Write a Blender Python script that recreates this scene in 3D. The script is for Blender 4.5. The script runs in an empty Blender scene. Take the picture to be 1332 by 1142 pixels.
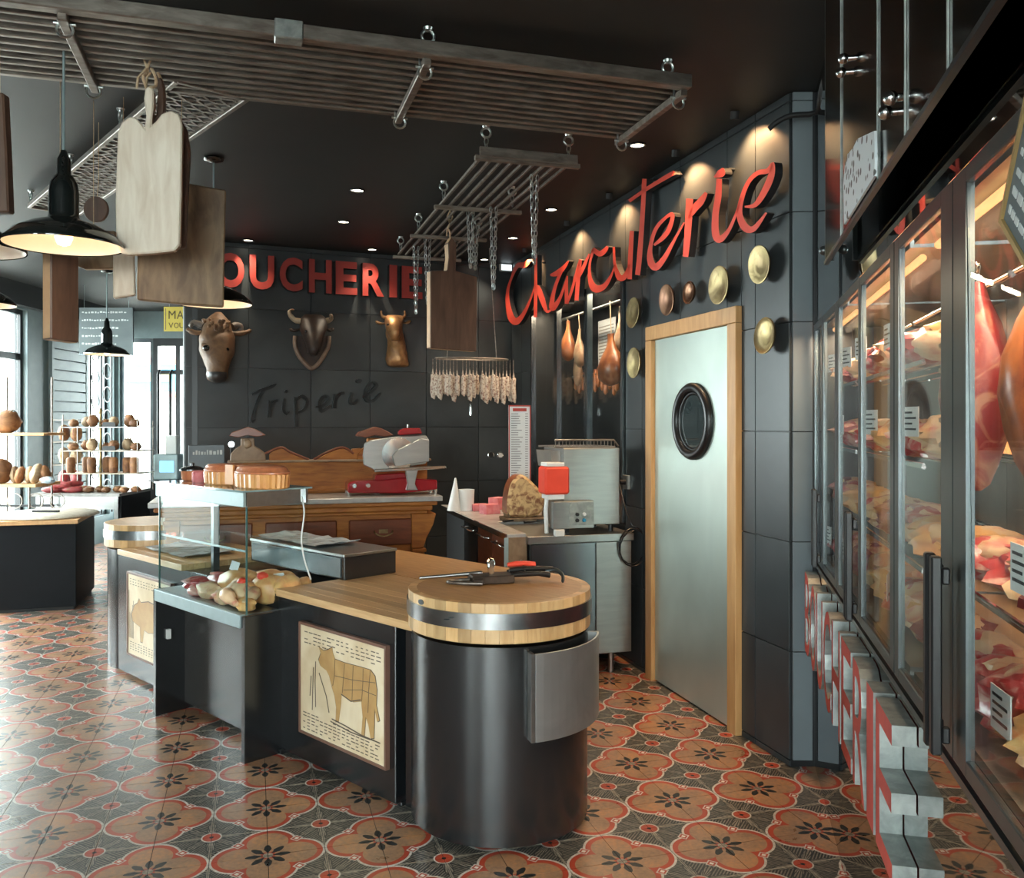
import bpy, bmesh, math, random
from mathutils import Vector, Matrix, noise
from math import sin, cos, pi, atan2, radians
S = bpy.context.scene
COL = S.collection
# ---------------------------------------------------------------- camera, world, exposure
FP, HY, CH = 1130.0, 550.0, 1.55            # focal length in pixels, horizon row, camera height
cam = bpy.data.objects.new('camera', bpy.data.cameras.new('camera')); COL.objects.link(cam)
cam.location = (0, 0, CH); cam.rotation_euler = (pi/2, 0, 0)
cam.data.sensor_fit = 'HORIZONTAL'; cam.data.sensor_width = 36; cam.data.lens = 36*FP/1332
cam.data.shift_y = -(571-HY)/1332; cam.data.clip_start = .05
S.camera = cam
W = bpy.data.worlds.new('sky'); S.world = W; W.use_nodes = True
wn = W.node_tree; bg = wn.nodes['Background']
bg.inputs['Color'].default_value = (.86, .96, .96, 1); bg.inputs['Strength'].default_value = 25.0
S.view_settings.view_transform = 'Standard'; S.view_settings.look = 'None'
S.view_settings.gamma = 1; S.view_settings.use_curve_mapping = False
S.view_settings.exposure = 0.12
S.cycles.max_bounces = 8; S.cycles.transparent_max_bounces = 24
S.cycles.sample_clamp_indirect = 6

NTH = ['leftmost']+[w+' from the left' for w in 'second third fourth fifth sixth seventh eighth ninth tenth eleventh twelfth thirteenth fourteenth fifteenth sixteenth seventeenth eighteenth nineteenth twentieth twenty-first twenty-second twenty-third twenty-fourth'.split()]
# ---------------------------------------------------------------- helpers
def tag(o, label=None, cat=None, group=None, kind=None):
    if label: o['label'] = label
    if cat: o['category'] = cat
    if group: o['group'] = group
    if kind: o['kind'] = kind
    return o

class Frame:
    """a vertical plane: local X to the right as seen from the room, Y into the wall, Z up"""
    def __init__(s, o, rz):
        s.o = Vector((o[0], o[1], o[2] if len(o) > 2 else 0)); s.rz = rz
        s.X = Vector((cos(rz), sin(rz), 0)); s.Y = Vector((-sin(rz), cos(rz), 0))
        s.M = Matrix.Translation(s.o) @ Matrix.Rotation(rz, 4, 'Z')
    def w(s, x, y, z): return s.M @ Vector((x, y, z))
    def px(s, px, py, off=0.0):
        """where the line of sight of a photo pixel meets the plane: local (x, z)"""
        d = Vector(((px-666)/FP, 1, -(py-HY)/FP)); c = Vector((0, 0, CH))
        t = ((s.o-c).dot(s.Y)+off)/d.dot(s.Y)
        p = c+d*t-s.o
        return p.dot(s.X), p.z
def at(px, py, D): return Vector(((px-666)/FP*D, D, CH-(py-HY)/FP*D))
def fl(px, py, z):
    D = (CH-z)*FP/(py-HY); return Vector(((px-666)/FP*D, D, z))

class MB:
    def __init__(s): s.v = []; s.f = []; s.m = []; s.sm = []
    def add(s, vs, fs, m=0, smooth=False):
        n = len(s.v); s.v += [tuple(v) for v in vs]
        for f in fs: s.f.append([i+n for i in f]); s.m.append(m); s.sm.append(smooth)
        return s
    def box(s, x0, x1, y0, y1, z0, z1, m=0, T=None):
        vs = [Vector((x, y, z)) for z in (z0, z1) for y in (y0, y1) for x in (x0, x1)]
        if T: vs = [T @ v for v in vs]
        return s.add(vs, [(0,2,3,1),(4,5,7,6),(0,1,5,4),(2,6,7,3),(0,4,6,2),(1,3,7,5)], m)
    def cyl(s, p0, p1, r0, r1=None, n=12, m=0, caps=True):
        r1 = r0 if r1 is None else r1
        return s.tube([p0, p1], [r0, r1], n, m, caps)
    def tube(s, pts, r, n=6, m=0, caps=True, closed=False, flat=1.0):
        pts = [Vector(p) for p in pts]; k = len(pts)
        if not isinstance(r, (list, tuple)): r = [r]*k
        vs = []; up = None
        for i, p in enumerate(pts):
            if closed: d = pts[(i+1) % k]-pts[i-1]
            else: d = pts[min(i+1, k-1)]-pts[max(i-1, 0)]
            if d.length < 1e-9: d = Vector((0, 0, 1))
            d.normalize()
            if up is None:
                up = Vector((0, 0, 1)) if abs(d.z) < .9 else Vector((0, 1, 0))
            a = d.cross(up)
            if a.length < 1e-4: a = d.orthogonal()
            a.normalize(); b = a.cross(d).normalized(); up = b
            for j in range(n):
                t = 2*pi*j/n+pi/n
                vs.append(p+a*(cos(t)*r[i])+b*(sin(t)*r[i]*flat))
        fs = []
        for i in range(k if closed else k-1):
            i2 = (i+1) % k
            for j in range(n):
                fs.append((i*n+j, i*n+(j+1) % n, i2*n+(j+1) % n, i2*n+j))
        s.add(vs, fs, m, n > 5)
        if caps and not closed:
            s.f.append([len(s.v)-k*n+j for j in range(n)][::-1]); s.m.append(m); s.sm.append(False)
            s.f.append([len(s.v)-n+j for j in range(n)]); s.m.append(m); s.sm.append(False)
        return s
    def ring(s, c, R, r, ax='Y', n=16, k=6, m=0, sx=1, sy=1):
        c = Vector(c); P = []
        for i in range(n):
            t = 2*pi*i/n; u, v = R*cos(t)*sx, R*sin(t)*sy
            P.append(c+{'X': Vector((0, u, v)), 'Y': Vector((u, 0, v)), 'Z': Vector((u, v, 0))}[ax])
        return s.tube(P, r, k, m, closed=True)
    def lathe(s, prof, n=24, c=(0, 0, 0), m=0, a0=0, a1=2*pi, T=None, smooth=True):
        full = abs(a1-a0-2*pi) < 1e-6; k = n if full else n+1; vs = []
        for r, z in prof:
            for j in range(k):
                t = a0+(a1-a0)*j/n
                p = Vector((c[0]+r*cos(t), c[1]+r*sin(t), c[2]+z)); vs.append(T @ p if T else p)
        fs = []
        for i in range(len(prof)-1):
            for j in range(n):
                j2 = (j+1) % k; fs.append((i*k+j, i*k+j2, (i+1)*k+j2, (i+1)*k+j))
        return s.add(vs, fs, m, smooth)
    def prism(s, poly, y0, y1, m=0, ms=None):
        """polygon in local x,z; y0 is the front"""
        n = len(poly); ms = m if ms is None else ms
        A = sum(poly[i-1][0]*poly[i][1]-poly[i][0]*poly[i-1][1] for i in range(n))
        if A < 0: poly = poly[::-1]
        s.add([(x, y0, z) for x, z in poly]+[(x, y1, z) for x, z in poly], [list(range(n))], m)
        b = len(s.v)-2*n
        s.f.append([b+n+i for i in range(n)][::-1]); s.m.append(ms); s.sm.append(False)
        for i in range(n):
            j = (i+1) % n; s.f.append([b+i, b+n+i, b+n+j, b+j]); s.m.append(ms); s.sm.append(False)
        return s
    def plate(s, poly, z0, z1, m=0):
        """polygon in local x,y"""
        n = len(poly)
        A = sum(poly[i-1][0]*poly[i][1]-poly[i][0]*poly[i-1][1] for i in range(n))
        if A < 0: poly = poly[::-1]
        s.add([(x, y, z0) for x, y in poly]+[(x, y, z1) for x, y in poly],
              [list(range(n))[::-1], list(range(n, 2*n))]+[(i, (i+1) % n, n+(i+1) % n, n+i) for i in range(n)], m)
        return s
    def loft(s, secs, m=0, caps=True, n=None, smooth=True):
        n = len(secs[0]); vs = [p for q in secs for p in q]
        fs = [(i*n+j, i*n+(j+1) % n, (i+1)*n+(j+1) % n, (i+1)*n+j) for i in range(len(secs)-1) for j in range(n)]
        if caps: fs += [list(range(n))[::-1], [(len(secs)-1)*n+j for j in range(n)]]
        return s.add(vs, fs, m, smooth)
    def blob(s, c, r, seed=0, amp=.15, fr=2.0, nu=14, nv=10, m=0, T=None, prof=None):
        vs = [];
        for i in range(nv+1):
            ph = pi*i/nv
            for j in range(nu):
                t = 2*pi*j/nu; d = Vector((sin(ph)*cos(t), sin(ph)*sin(t), cos(ph)))
                k = 1+amp*noise.noise(d*fr+Vector((seed*7.3, seed*1.7, seed*3.1)))*1.6
                if prof: k2 = prof(cos(ph))
                else: k2 = 1
                p = Vector((d.x*r[0]*k*k2, d.y*r[1]*k*k2, d.z*r[2]*(1+amp*.3*noise.noise(d+Vector((seed, 0, 0))))))
                if T: p = T @ p
                vs.append(p+Vector(c))
        fs = [(i*nu+j, (i+1)*nu+j, (i+1)*nu+(j+1) % nu, i*nu+(j+1) % nu) for i in range(nv) for j in range(nu)]
        return s.add(vs, fs, m, True)
    def mesh(s, name, mats, bevel=0, weld=True):
        me = bpy.data.meshes.new(name); me.from_pydata(s.v, [], s.f)
        for i, p in enumerate(me.polygons): p.material_index = s.m[i]; p.use_smooth = s.sm[i]
        for k in (mats if isinstance(mats, (list, tuple)) else [mats]): me.materials.append(k)
        bm = bmesh.new(); bm.from_mesh(me)
        if weld: bmesh.ops.remove_doubles(bm, verts=bm.verts, dist=1e-6)
        bmesh.ops.recalc_face_normals(bm, faces=bm.faces)
        if bevel:
            es = [e for e in bm.edges if len(e.link_faces) == 2 and e.calc_face_angle(0) > .6]
            bmesh.ops.bevel(bm, geom=es, offset=bevel, segments=1, affect='EDGES', clamp_overlap=True)
        for e in bm.edges:
            if len(e.link_faces) == 2 and e.calc_face_angle(0) > 1.05: e.smooth = False
        bm.to_mesh(me); bm.free(); me.update()
        return me
def link(name, me, parent=None, loc=(0, 0, 0), rz=0, rot=None):
    o = bpy.data.objects.new(name, me); COL.objects.link(o)
    o.location = loc; o.rotation_euler = rot or (0, 0, rz)
    if parent: o.parent = parent
    return o
def obj(name, mb, mats, parent=None, loc=(0, 0, 0), rz=0, bevel=0, rot=None):
    return link(name, mb.mesh(name, mats, bevel), parent, loc, rz, rot)
def thing(name, label, cat, loc=(0, 0, 0), rz=0, group=None):
    o = bpy.data.objects.new(name, None); COL.objects.link(o); o.empty_display_size = .1
    o.location = loc; o.rotation_euler = (0, 0, rz)
    return tag(o, label, cat, group)
def one(name, label, cat, mb, mats, loc=(0, 0, 0), rz=0, group=None, bevel=0, rot=None):
    return tag(obj(name, mb, mats, None, loc, rz, bevel, rot), label, cat, group)
def cr(pts, k=4):
    """Catmull-Rom through tuples of any length"""
    out = []
    for i in range(len(pts)-1):
        a, b, c, d = pts[max(i-1, 0)], pts[i], pts[i+1], pts[min(i+2, len(pts)-1)]
        for j in range(k):
            t = j/k
            out.append(tuple(.5*((2*q)+(r-p)*t+(2*p-5*q+4*r-s_)*t*t+(3*q-p-3*r+s_)*t**3) for p, q, r, s_ in zip(a, b, c, d)))
    out.append(tuple(pts[-1])); return out

# ---------------------------------------------------------------- materials
MATS = {}
class NT:
    def __init__(s, m): s.t = m.node_tree; s.n = s.t.nodes
    def node(s, ty, **k):
        n = s.n.new(ty)
        for a, b in k.items(): setattr(n, a, b)
        return n
    def put(s, sock, v):
        if hasattr(v, 'is_output') or isinstance(v, bpy.types.NodeSocket): s.t.links.new(v, sock)
        else: sock.default_value = v
    def math(s, op, a, b=0.0, c=0.0):
        n = s.node('ShaderNodeMath', operation=op)
        s.put(n.inputs[0], a); s.put(n.inputs[1], b); s.put(n.inputs[2], c); return n.outputs[0]
    def mix(s, f, a, b):
        n = s.node('ShaderNodeMix', data_type='RGBA'); s.put(n.inputs[0], f)
        s.put(n.inputs[6], a if not isinstance(a, tuple) else (*a[:3], 1)); s.put(n.inputs[7], b if not isinstance(b, tuple) else (*b[:3], 1))
        return n.outputs[2]
    def coord(s, scale=(1, 1, 1), kind='Object', rot=(0, 0, 0)):
        if kind == 'World': src = s.node('ShaderNodeNewGeometry').outputs['Position']
        else: src = s.node('ShaderNodeTexCoord').outputs[kind]
        m = s.node('ShaderNodeMapping'); m.inputs['Scale'].default_value = scale; m.inputs['Rotation'].default_value = rot
        s.t.links.new(src, m.inputs['Vector']); return m.outputs[0]
    def noise(s, vec, scale=5, detail=3, rough=.5, dist=0):
        n = s.node('ShaderNodeTexNoise'); s.put(n.inputs['Vector'], vec); n.inputs['Scale'].default_value = scale
        n.inputs['Detail'].default_value = detail; n.inputs['Roughness'].default_value = rough; n.inputs['Distortion'].default_value = dist
        return n.outputs[0]
    def ramp(s, f, stops):
        n = s.node('ShaderNodeValToRGB'); e = n.color_ramp.elements
        while len(e) < len(stops): e.new(.5)
        for i, (p, c) in enumerate(stops): e[i].position = p; e[i].color = (*c, 1) if not isinstance(c, float) else (c, c, c, 1)
        s.put(n.inputs[0], f); return n.outputs[0]
    def bump(s, h, st=.2, d=.01):
        n = s.node('ShaderNodeBump'); n.inputs['Strength'].default_value = st; n.inputs['Distance'].default_value = d
        s.put(n.inputs['Height'], h); return n.outputs[0]
def newmat(name):
    m = bpy.data.materials.new(name); m.use_nodes = True; MATS[name] = m
    return m, NT(m), m.node_tree.nodes['Principled BSDF']
def pm(name, c, rough=.5, metal=0.0, c2=None, scale=6, stretch=(1, 1, 1), bump=0.0, dist=.5, contrast=(.3, .7), rvar=.0, coat=0, obrand=0, emit=None, es=0, spec=.5, detail=4, coords='Object'):
    m, t, b = newmat(name)
    c2 = c2 or tuple(x*.8 for x in c)
    v = t.coord(stretch, coords)
    if obrand:
        oi = t.node('ShaderNodeObjectInfo').outputs['Random']
        vm = t.node('ShaderNodeVectorMath', operation='ADD'); t.put(vm.inputs[0], v)
        cx = t.node('ShaderNodeCombineXYZ'); r = t.math('MULTIPLY', oi, 40.0); t.put(cx.inputs[0], r); t.put(cx.inputs[1], r); t.put(vm.inputs[1], cx.outputs[0]); v = vm.outputs[0]
    n = t.noise(v, scale, detail, .55, dist)
    col = t.ramp(n, [(contrast[0], c2), (contrast[1], c)])
    if obrand:
        hs = t.node('ShaderNodeHueSaturation'); t.put(hs.inputs['Value'], t.math('MULTIPLY_ADD', oi, obrand, 1-obrand/2)); t.put(hs.inputs['Color'], col); col = hs.outputs[0]
    t.put(b.inputs['Base Color'], col)
    if rvar: t.put(b.inputs['Roughness'], t.math('MULTIPLY_ADD', n, rvar, rough-rvar/2))
    else: b.inputs['Roughness'].default_value = rough
    b.inputs['Metallic'].default_value = metal; b.inputs['Coat Weight'].default_value = coat
    b.inputs['Specular IOR Level'].default_value = spec
    if bump: t.put(b.inputs['Normal'], t.bump(n, bump, .01))
    if emit: b.inputs['Emission Color'].default_value = (*emit, 1); b.inputs['Emission Strength'].default_value = es
    return m
def glassmat(name, tint=(.93, .97, .97), refl=1.0):
    m = bpy.data.materials.new(name); m.use_nodes = True; MATS[name] = m; t = NT(m); t.n.clear()
    out = t.node('ShaderNodeOutputMaterial'); mx = t.node('ShaderNodeMixShader'); tr = t.node('ShaderNodeBsdfTransparent'); gl = t.node('ShaderNodeBsdfGlossy')
    tr.inputs[0].default_value = (*tint, 1); gl.inputs['Roughness'].default_value = .01
    fr = t.node('ShaderNodeFresnel'); t.put(fr.inputs[0], t.math('MULTIPLY_ADD', t.node('ShaderNodeNewGeometry').outputs['Backfacing'], 1/1.5-1.5, 1.5))
    t.put(mx.inputs[0], t.math('MULTIPLY', fr.outputs[0], refl)); t.put(mx.inputs[1], tr.outputs[0]); t.put(mx.inputs[2], gl.outputs[0]); t.put(out.inputs[0], mx.outputs[0])
    return m
SLATE = pm('slate tile', (.040, .047, .050), .36, c2=(.024, .029, .032), scale=3, detail=6, bump=.04, rvar=.12, obrand=.22)
GROUT = pm('grout', (.075, .080, .082), .8)
BLACKPAINT = pm('black paint', (.013, .014, .016), .42, c2=(.009, .010, .011), scale=3)
CEILM = pm('ceiling paint', (.017, .018, .018), .55, c2=(.012, .013, .013), scale=2, spec=.35)
BLKMET = pm('black steel sheet', (.010, .012, .014), .24, .0, c2=(.006, .007, .008), scale=4, stretch=(1, 1, .4), rvar=.05, spec=1.0)
BLKSAT = pm('black laminate', (.006, .007, .009), .6, spec=.15)
BOXST = pm('satin grey steel', (.60, .62, .62), .42, .9, c2=(.46, .48, .48), scale=5)
BLKMATT = pm('matt black', (.010, .010, .011), .6)
BLKGLOSS = pm('gloss black enamel', (.010, .013, .012), .08, c2=(.006, .008, .008), coat=.5)
STEEL = pm('brushed stainless', (.42, .425, .41), .33, 1, c2=(.35, .355, .345), scale=4, stretch=(1, 1, 8), rvar=.05)
STEELH = pm('brushed stainless sideways', (.45, .46, .45), .30, 1, c2=(.38, .39, .385), scale=4, stretch=(1, 8, 8), rvar=.05)
DOORST = pm('clouded steel sheet', (.56, .64, .58), .36, .55, c2=(.44, .51, .46), scale=2.2, stretch=(1, 1, .6), rvar=.05, detail=3)
BAND = pm('steel band', (.42, .43, .43), .25, 1, c2=(.25, .26, .27), scale=12)
ALU = pm('pale aluminium', (.36, .46, .47), .45, .3, c2=(.32, .41, .42), scale=20)
DKSTEEL = pm('dark steel frame', (.12, .14, .14), .30, .85, c2=(.08, .09, .10), scale=6)
RUSTY = pm('old iron', (.30, .27, .235), .42, .8, c2=(.15, .12, .10), scale=9, stretch=(1, 4, 4), bump=.1)
ZINC = pm('zinc chain', (.62, .68, .68), .28, 1, c2=(.45, .5, .5), scale=30)
MIRROR = pm('dark mirror steel', (.30, .31, .31), .02, 1, c2=(.27, .28, .28), scale=2)
SMOKED = pm('smoked mirror steel', (.16, .15, .14), .12, 1, c2=(.08, .075, .07), scale=2.5, stretch=(1, 1, .3), rvar=.06)
RED = pm('red enamel', (.60, .062, .035), .45, c2=(.48, .045, .028), scale=8)
REDD = pm('worn brick red', (.50, .055, .035), .55, c2=(.30, .035, .026), scale=9)
GALV = pm('galvanised steel', (.40, .42, .40), .45, .7, c2=(.22, .24, .23), scale=22, bump=.05)
OAK = pm('butcher block maple', (.62, .40, .20), .38, c2=(.47, .27, .115), scale=5, stretch=(1, 12, 12), obrand=.35, bump=.02)
OAKTOP = pm('oiled end grain', (.50, .285, .115), .36, c2=(.36, .185, .07), scale=6, stretch=(1.5, 9, 6), bump=.02)
STAVE = pm('stave maple', (.66, .44, .22), .36, c2=(.50, .29, .12), scale=5, stretch=(6, 6, 1), obrand=.55)
FRWOOD = pm('door frame beech', (.60, .34, .14), .42, c2=(.48, .25, .09), scale=6, stretch=(6, 6, .7))
ANT = pm('antique oak', (.42, .155, .030), .48, c2=(.22, .068, .013), scale=7, stretch=(.8, 5, 5), bump=.05, spec=.3)
ANTD = pm('dark red walnut', (.20, .055, .022), .33, c2=(.11, .030, .012), scale=7, stretch=(.8, 5, 5), coat=.15)
ANTP = pm('worn pale carving', (.30, .20, .12), .5, c2=(.17, .10, .055), scale=12)
BOARDL = pm('bleached wood', (.78, .70, .58), .55, c2=(.60, .49, .37), scale=7, stretch=(4, 4, .7), bump=.06, detail=6)
BOARDE = pm('bleached wood edge', (.42, .28, .18), .6, c2=(.25, .15, .09), scale=8, stretch=(4, 4, 1))
BOARDB = pm('brown board wood', (.235, .155, .085), .55, c2=(.11, .066, .036), scale=6, stretch=(3, 3, .9), bump=.06, detail=7, contrast=(.35, .62))
BOARDD = pm('dark board wood', (.155, .085, .055), .5, c2=(.065, .035, .024), scale=5, stretch=(3, 3, .6), bump=.06, detail=6)
BOARDS = pm('light board edge', (.50, .33, .19), .55, c2=(.38, .23, .12), scale=8)
TWINE = pm('twine', (.55, .42, .28), .9, c2=(.4, .28, .17), scale=60)
BRASS = pm('tarnished brass', (.44, .35, .17), .42, .9, c2=(.20, .14, .075), scale=9, detail=7, bump=.5, rvar=.2, obrand=.3)
MARBLE = pm('grey marble', (.42, .41, .39), .25, c2=(.30, .29, .28), scale=4, dist=2)
WHITE = pm('white plastic', (.75, .76, .74), .4, c2=(.68, .69, .67))
PAPER = pm('paper card', (.72, .74, .74), .7, c2=(.62, .66, .68))
INK = pm('printing ink', (.03, .03, .035), .7)
CREAM = pm('aged cream print', (.86, .74, .54), .35, c2=(.62, .46, .26), scale=4, coat=.4)
COWC = pm('ochre print', (.55, .34, .13), .45, c2=(.42, .23, .08), scale=9, coat=.4)
INKB = pm('brown print ink', (.12, .085, .06), .5)
GLASS = glassmat('clear glass', refl=.35); GLASSF = glassmat('fridge glass', (.92, .94, .93), .55); GLASSW = glassmat('window glass', (.95, .97, .97), .6)
GLEDGE = pm('glass edge', (.05, .12, .11), .15, c2=(.03, .09, .085))
TERR = pm('glazed terracotta', (.70, .26, .11), .35, c2=(.52, .15, .07), scale=14, stretch=(3, 3, 1), coat=.3)
TERRY = pm('yellow glazed terracotta', (.80, .40, .13), .35, c2=(.68, .28, .10), scale=9, coat=.3)
BREAD = pm('baked crust', (.34, .155, .060), .65, c2=(.12, .045, .020), scale=14, bump=.3, obrand=.5)
BREADF = pm('floury crust', (.50, .37, .23), .75, c2=(.22, .12, .06), scale=12, bump=.3, obrand=.4)
HAM = pm('cured ham', (.42, .145, .045), .35, c2=(.16, .04, .022), scale=5, dist=1.5, bump=.15, coat=.2)
HAMF = pm('pale ham fat', (.48, .34, .21), .45, c2=(.26, .12, .065), scale=7, bump=.1)
SAUS = pm('floured sausage', (.52, .44, .36), .7, c2=(.20, .10, .08), scale=60, bump=.2, contrast=(.36, .52), obrand=.3)
MEAT = pm('raw beef', (.48, .050, .050), .28, c2=(.62, .36, .30), scale=9, dist=2.2, bump=.12, contrast=(.38, .52), obrand=.35, coat=.3)
MEATD = pm('aged beef', (.26, .030, .032), .35, c2=(.42, .20, .13), scale=8, dist=2.5, bump=.15, contrast=(.34, .50), obrand=.35)
FAT = pm('yellow fat', (.72, .50, .30), .45, c2=(.55, .17, .12), scale=8, dist=2, bump=.12, contrast=(.32, .5), obrand=.3)
CHEESE = pm('poultry skin', (.74, .46, .18), .4, c2=(.60, .26, .10), scale=10, dist=1.5, bump=.15, obrand=.25)
BISON = pm('bison hide', (.20, .105, .048), .6, c2=(.10, .055, .030), scale=16, bump=.6, detail=6)
BISONL = pm('muzzle grey', (.16, .14, .12), .5, c2=(.09, .07, .06), scale=12)
DARKHIDE = pm('dark hide', (.038, .019, .011), .5, c2=(.007, .005, .005), scale=9, bump=.3)
GILT = pm('old gilt cast', (.50, .27, .11), .42, .55, c2=(.22, .11, .055), scale=16, bump=.4)
HORN = pm('horn', (.35, .28, .19), .35, c2=(.12, .08, .05), scale=6)
MACHRED = pm('machine red', (.33, .012, .018), .2, c2=(.25, .008, .012), coat=.6)
CHROME = pm('chrome', (.75, .77, .77), .12, 1, c2=(.65, .67, .67))
DISP = pm('scarlet plastic', (.80, .075, .04), .35, c2=(.72, .06, .03))
PINK = pm('pink paper', (.72, .28, .28), .6, c2=(.62, .12, .14), scale=18)
YSIGN = pm('yellow sign card', (.62, .48, .08), .5, c2=(.55, .42, .06))
CHALK = pm('chalkboard', (.10, .125, .13), .6, c2=(.075, .095, .10), scale=3)
CHALKW = pm('chalk writing', (.55, .58, .57), .8)
GREYBL = pm('grey blue joinery', (.20, .26, .27), .5, c2=(.16, .21, .22))
BLACKPL = pm('black plastic', (.008, .008, .009), .35)
WAXR = pm('salami red', (.36, .05, .05), .45, c2=(.20, .03, .03), scale=30, obrand=.4)
def emis(name, c, s):
    m, t, b = newmat(name); b.inputs['Base Color'].default_value = (*c, 1)
    b.inputs['Emission Color'].default_value = (*c, 1); b.inputs['Emission Strength'].default_value = s; return m
LAMPE = emis('lamp lens', (1, .90, .72), 14); WARME = emis('warm tube', (1, .50, .20), 1.8); NEON = emis('pale light box', (.85, .95, 1), 2)
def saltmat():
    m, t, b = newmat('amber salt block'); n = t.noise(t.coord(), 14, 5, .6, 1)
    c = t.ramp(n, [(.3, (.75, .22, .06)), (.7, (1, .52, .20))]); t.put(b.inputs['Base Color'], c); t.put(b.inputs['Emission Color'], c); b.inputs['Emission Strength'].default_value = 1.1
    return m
SALT = saltmat()
# cement tile floor: quatrefoil medallions, 40 cm repeat
TRZ = radians(16.6)
def floormat():
    m, t, b = newmat('patterned cement tile'); P = .40
    tc = t.node('ShaderNodeNewGeometry').outputs['Position']
    mp = t.node('ShaderNodeMapping', vector_type='TEXTURE'); mp.inputs['Location'].default_value = (.773, 3.187, 0); mp.inputs['Rotation'].default_value = (0, 0, TRZ); mp.inputs['Scale'].default_value = (P, P, 1)
    t.put(mp.inputs[0], tc); sp = t.node('ShaderNodeSeparateXYZ'); t.put(sp.inputs[0], mp.outputs[0])
    wob = t.noise(tc, 9, 2); wo = t.math('MULTIPLY_ADD', wob, .012, -.006)
    def cell(o):
        f = t.math('FRACT', t.math('ADD', o, 100.5)); return t.math('SUBTRACT', f, .5)
    u, v = cell(sp.outputs[0]), cell(sp.outputs[1])
    au, av = t.math('ABSOLUTE', u), t.math('ABSOLUTE', v); a, c = t.math('MAXIMUM', au, av), t.math('MINIMUM', au, av)
    def ln(x, y): return t.math('SQRT', t.math('ADD', t.math('MULTIPLY', x, x), t.math('MULTIPLY', y, y)))
    d = t.math('ADD', t.math('SUBTRACT', ln(t.math('SUBTRACT', a, .245), c), .232), wo)
    d2 = t.math('SUBTRACT', t.math('ADD', t.math('ABSOLUTE', t.math('SUBTRACT', a, .262)), t.math('ABSOLUTE', t.math('SUBTRACT', c, .262))), 0)
    lt = lambda x, y: t.math('LESS_THAN', x, y)
    ru, rv = t.math('SUBTRACT', .5, au), t.math('SUBTRACT', .5, av); rr = ln(ru, rv)
    th2 = t.math('ARCTAN2', rv, ru); th = t.math('ARCTAN2', v, u); r = ln(u, v)
    big = t.noise(tc, 6, 5, .6); fine = t.noise(tc, 60, 3, .6)
    fill = t.ramp(t.math('MULTIPLY_ADD', fine, .4, t.math('MULTIPLY', big, .6)), [(.35, (.23, .145, .09)), (.5, (.35, .205, .12)), (.62, (.48, .235, .105))])
    leafc = t.ramp(fine, [(.35, (.17, .155, .125)), (.65, (.38, .33, .26))])
    dark = (.022, .025, .026); red = t.ramp(big, [(.3, (.34, .055, .032)), (.7, (.50, .075, .035))]); white = t.ramp(fine, [(.3, (.40, .37, .32)), (.6, (.62, .58, .52))])
    # ground between medallions: dark with lanceolate leaves
    lf = t.math('MULTIPLY_ADD', t.math('COSINE', t.math('MULTIPLY', th2, 8.0)), .10, .19)
    inleaf = lt(rr, lf)
    comb = t.math('GREATER_THAN', t.math('SINE', t.math('MULTIPLY', t.math('SUBTRACT', a, c), 170.0)), .2)
    rays = t.math('GREATER_THAN', t.math('COSINE', t.math('MULTIPLY', th2, 56.0)), -.15); ground = t.mix(t.math('MULTIPLY', comb, .65), dark, leafc); ground = t.mix(lt(rr, t.math('ADD', lf, .025)), ground, dark); ground = t.mix(inleaf, ground, t.mix(t.math('MULTIPLY', rays, .85), dark, leafc))
    ground = t.mix(lt(t.math('MINIMUM', ru, rv), .012), ground, leafc)
    col = t.mix(lt(d, .026), ground, white); col = t.mix(lt(d, .004), col, red); col = t.mix(lt(d, -.046), col, fill)
    # petals
    pet = t.math('MULTIPLY', t.math('GREATER_THAN', t.math('COSINE', t.math('MULTIPLY', th, 8.0)), t.math('MULTIPLY_ADD', t.math('ABSOLUTE', t.math('SUBTRACT', r, .115)), 22.0, -.80)), 1.0)
    col = t.mix(pet, col, dark); col = t.mix(lt(r, .045), col, leafc)
    # diamonds in the notches
    col = t.mix(lt(d2, .062), col, white); col = t.mix(lt(d2, .046), col, red); col = t.mix(lt(d2, .024), col, (.70, .67, .60))
    col = t.mix(lt(rr, .094), col, white); col = t.mix(lt(rr, .080), col, red); col = t.mix(lt(rr, .02), col, dark)
    t.put(b.inputs['Base Color'], col); t.put(b.inputs['Roughness'], t.math('MULTIPLY_ADD', big, .22, .20)); b.inputs['Specular IOR Level'].default_value = .5
    return m
FLOORM = floormat()
# ---------------------------------------------------------------- the room shell
CZ = 3.04
FR = Frame((1.262, 3.918), atan2(-.9592, .2827))      # charcuterie wall, x = -t
FB = Frame((0, 8.2), atan2(.403, .915))               # boucherie wall, x = -s
FK = Frame((1.366, 3.918), atan2(-.9722, -.234))      # refrigerator wall, x towards the camera
FC = Frame((-.396, 3.414), atan2(-.696, .718))        # counter front, x = -L
E = 16.4*pi/180
FL_ = Frame((-5.3, 0), pi/2); FF = Frame((-5.3, 11.6), 0); FZ = Frame((0, -3.0), pi)
def struct(name, mb, mats, loc=(0, 0, 0), rz=0, parent=None, bevel=0):
    return tag(obj(name, mb, mats, parent, loc, rz, bevel), kind='structure' if parent is None else None)
OUT = [(1.262, 3.918), (1.366, 3.918), (-.30, -3.0), (-5.3, -3.0), (-5.3, 11.6), (-3.62, 11.6), (-2.651, 7.032), (0, 8.2)]
OUTW = [(1.6, 3.95), (-.1, -3.2), (-5.5, -3.2), (-5.5, 11.8), (-3.4, 11.8), (-2.5, 7.25), (.1, 8.5)]
floor = struct('floor', MB().plate(OUTW, -.12, -.003), GROUT)
struct('ceiling', MB().plate(OUTW, CZ, CZ+.1), CEILM)
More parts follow.
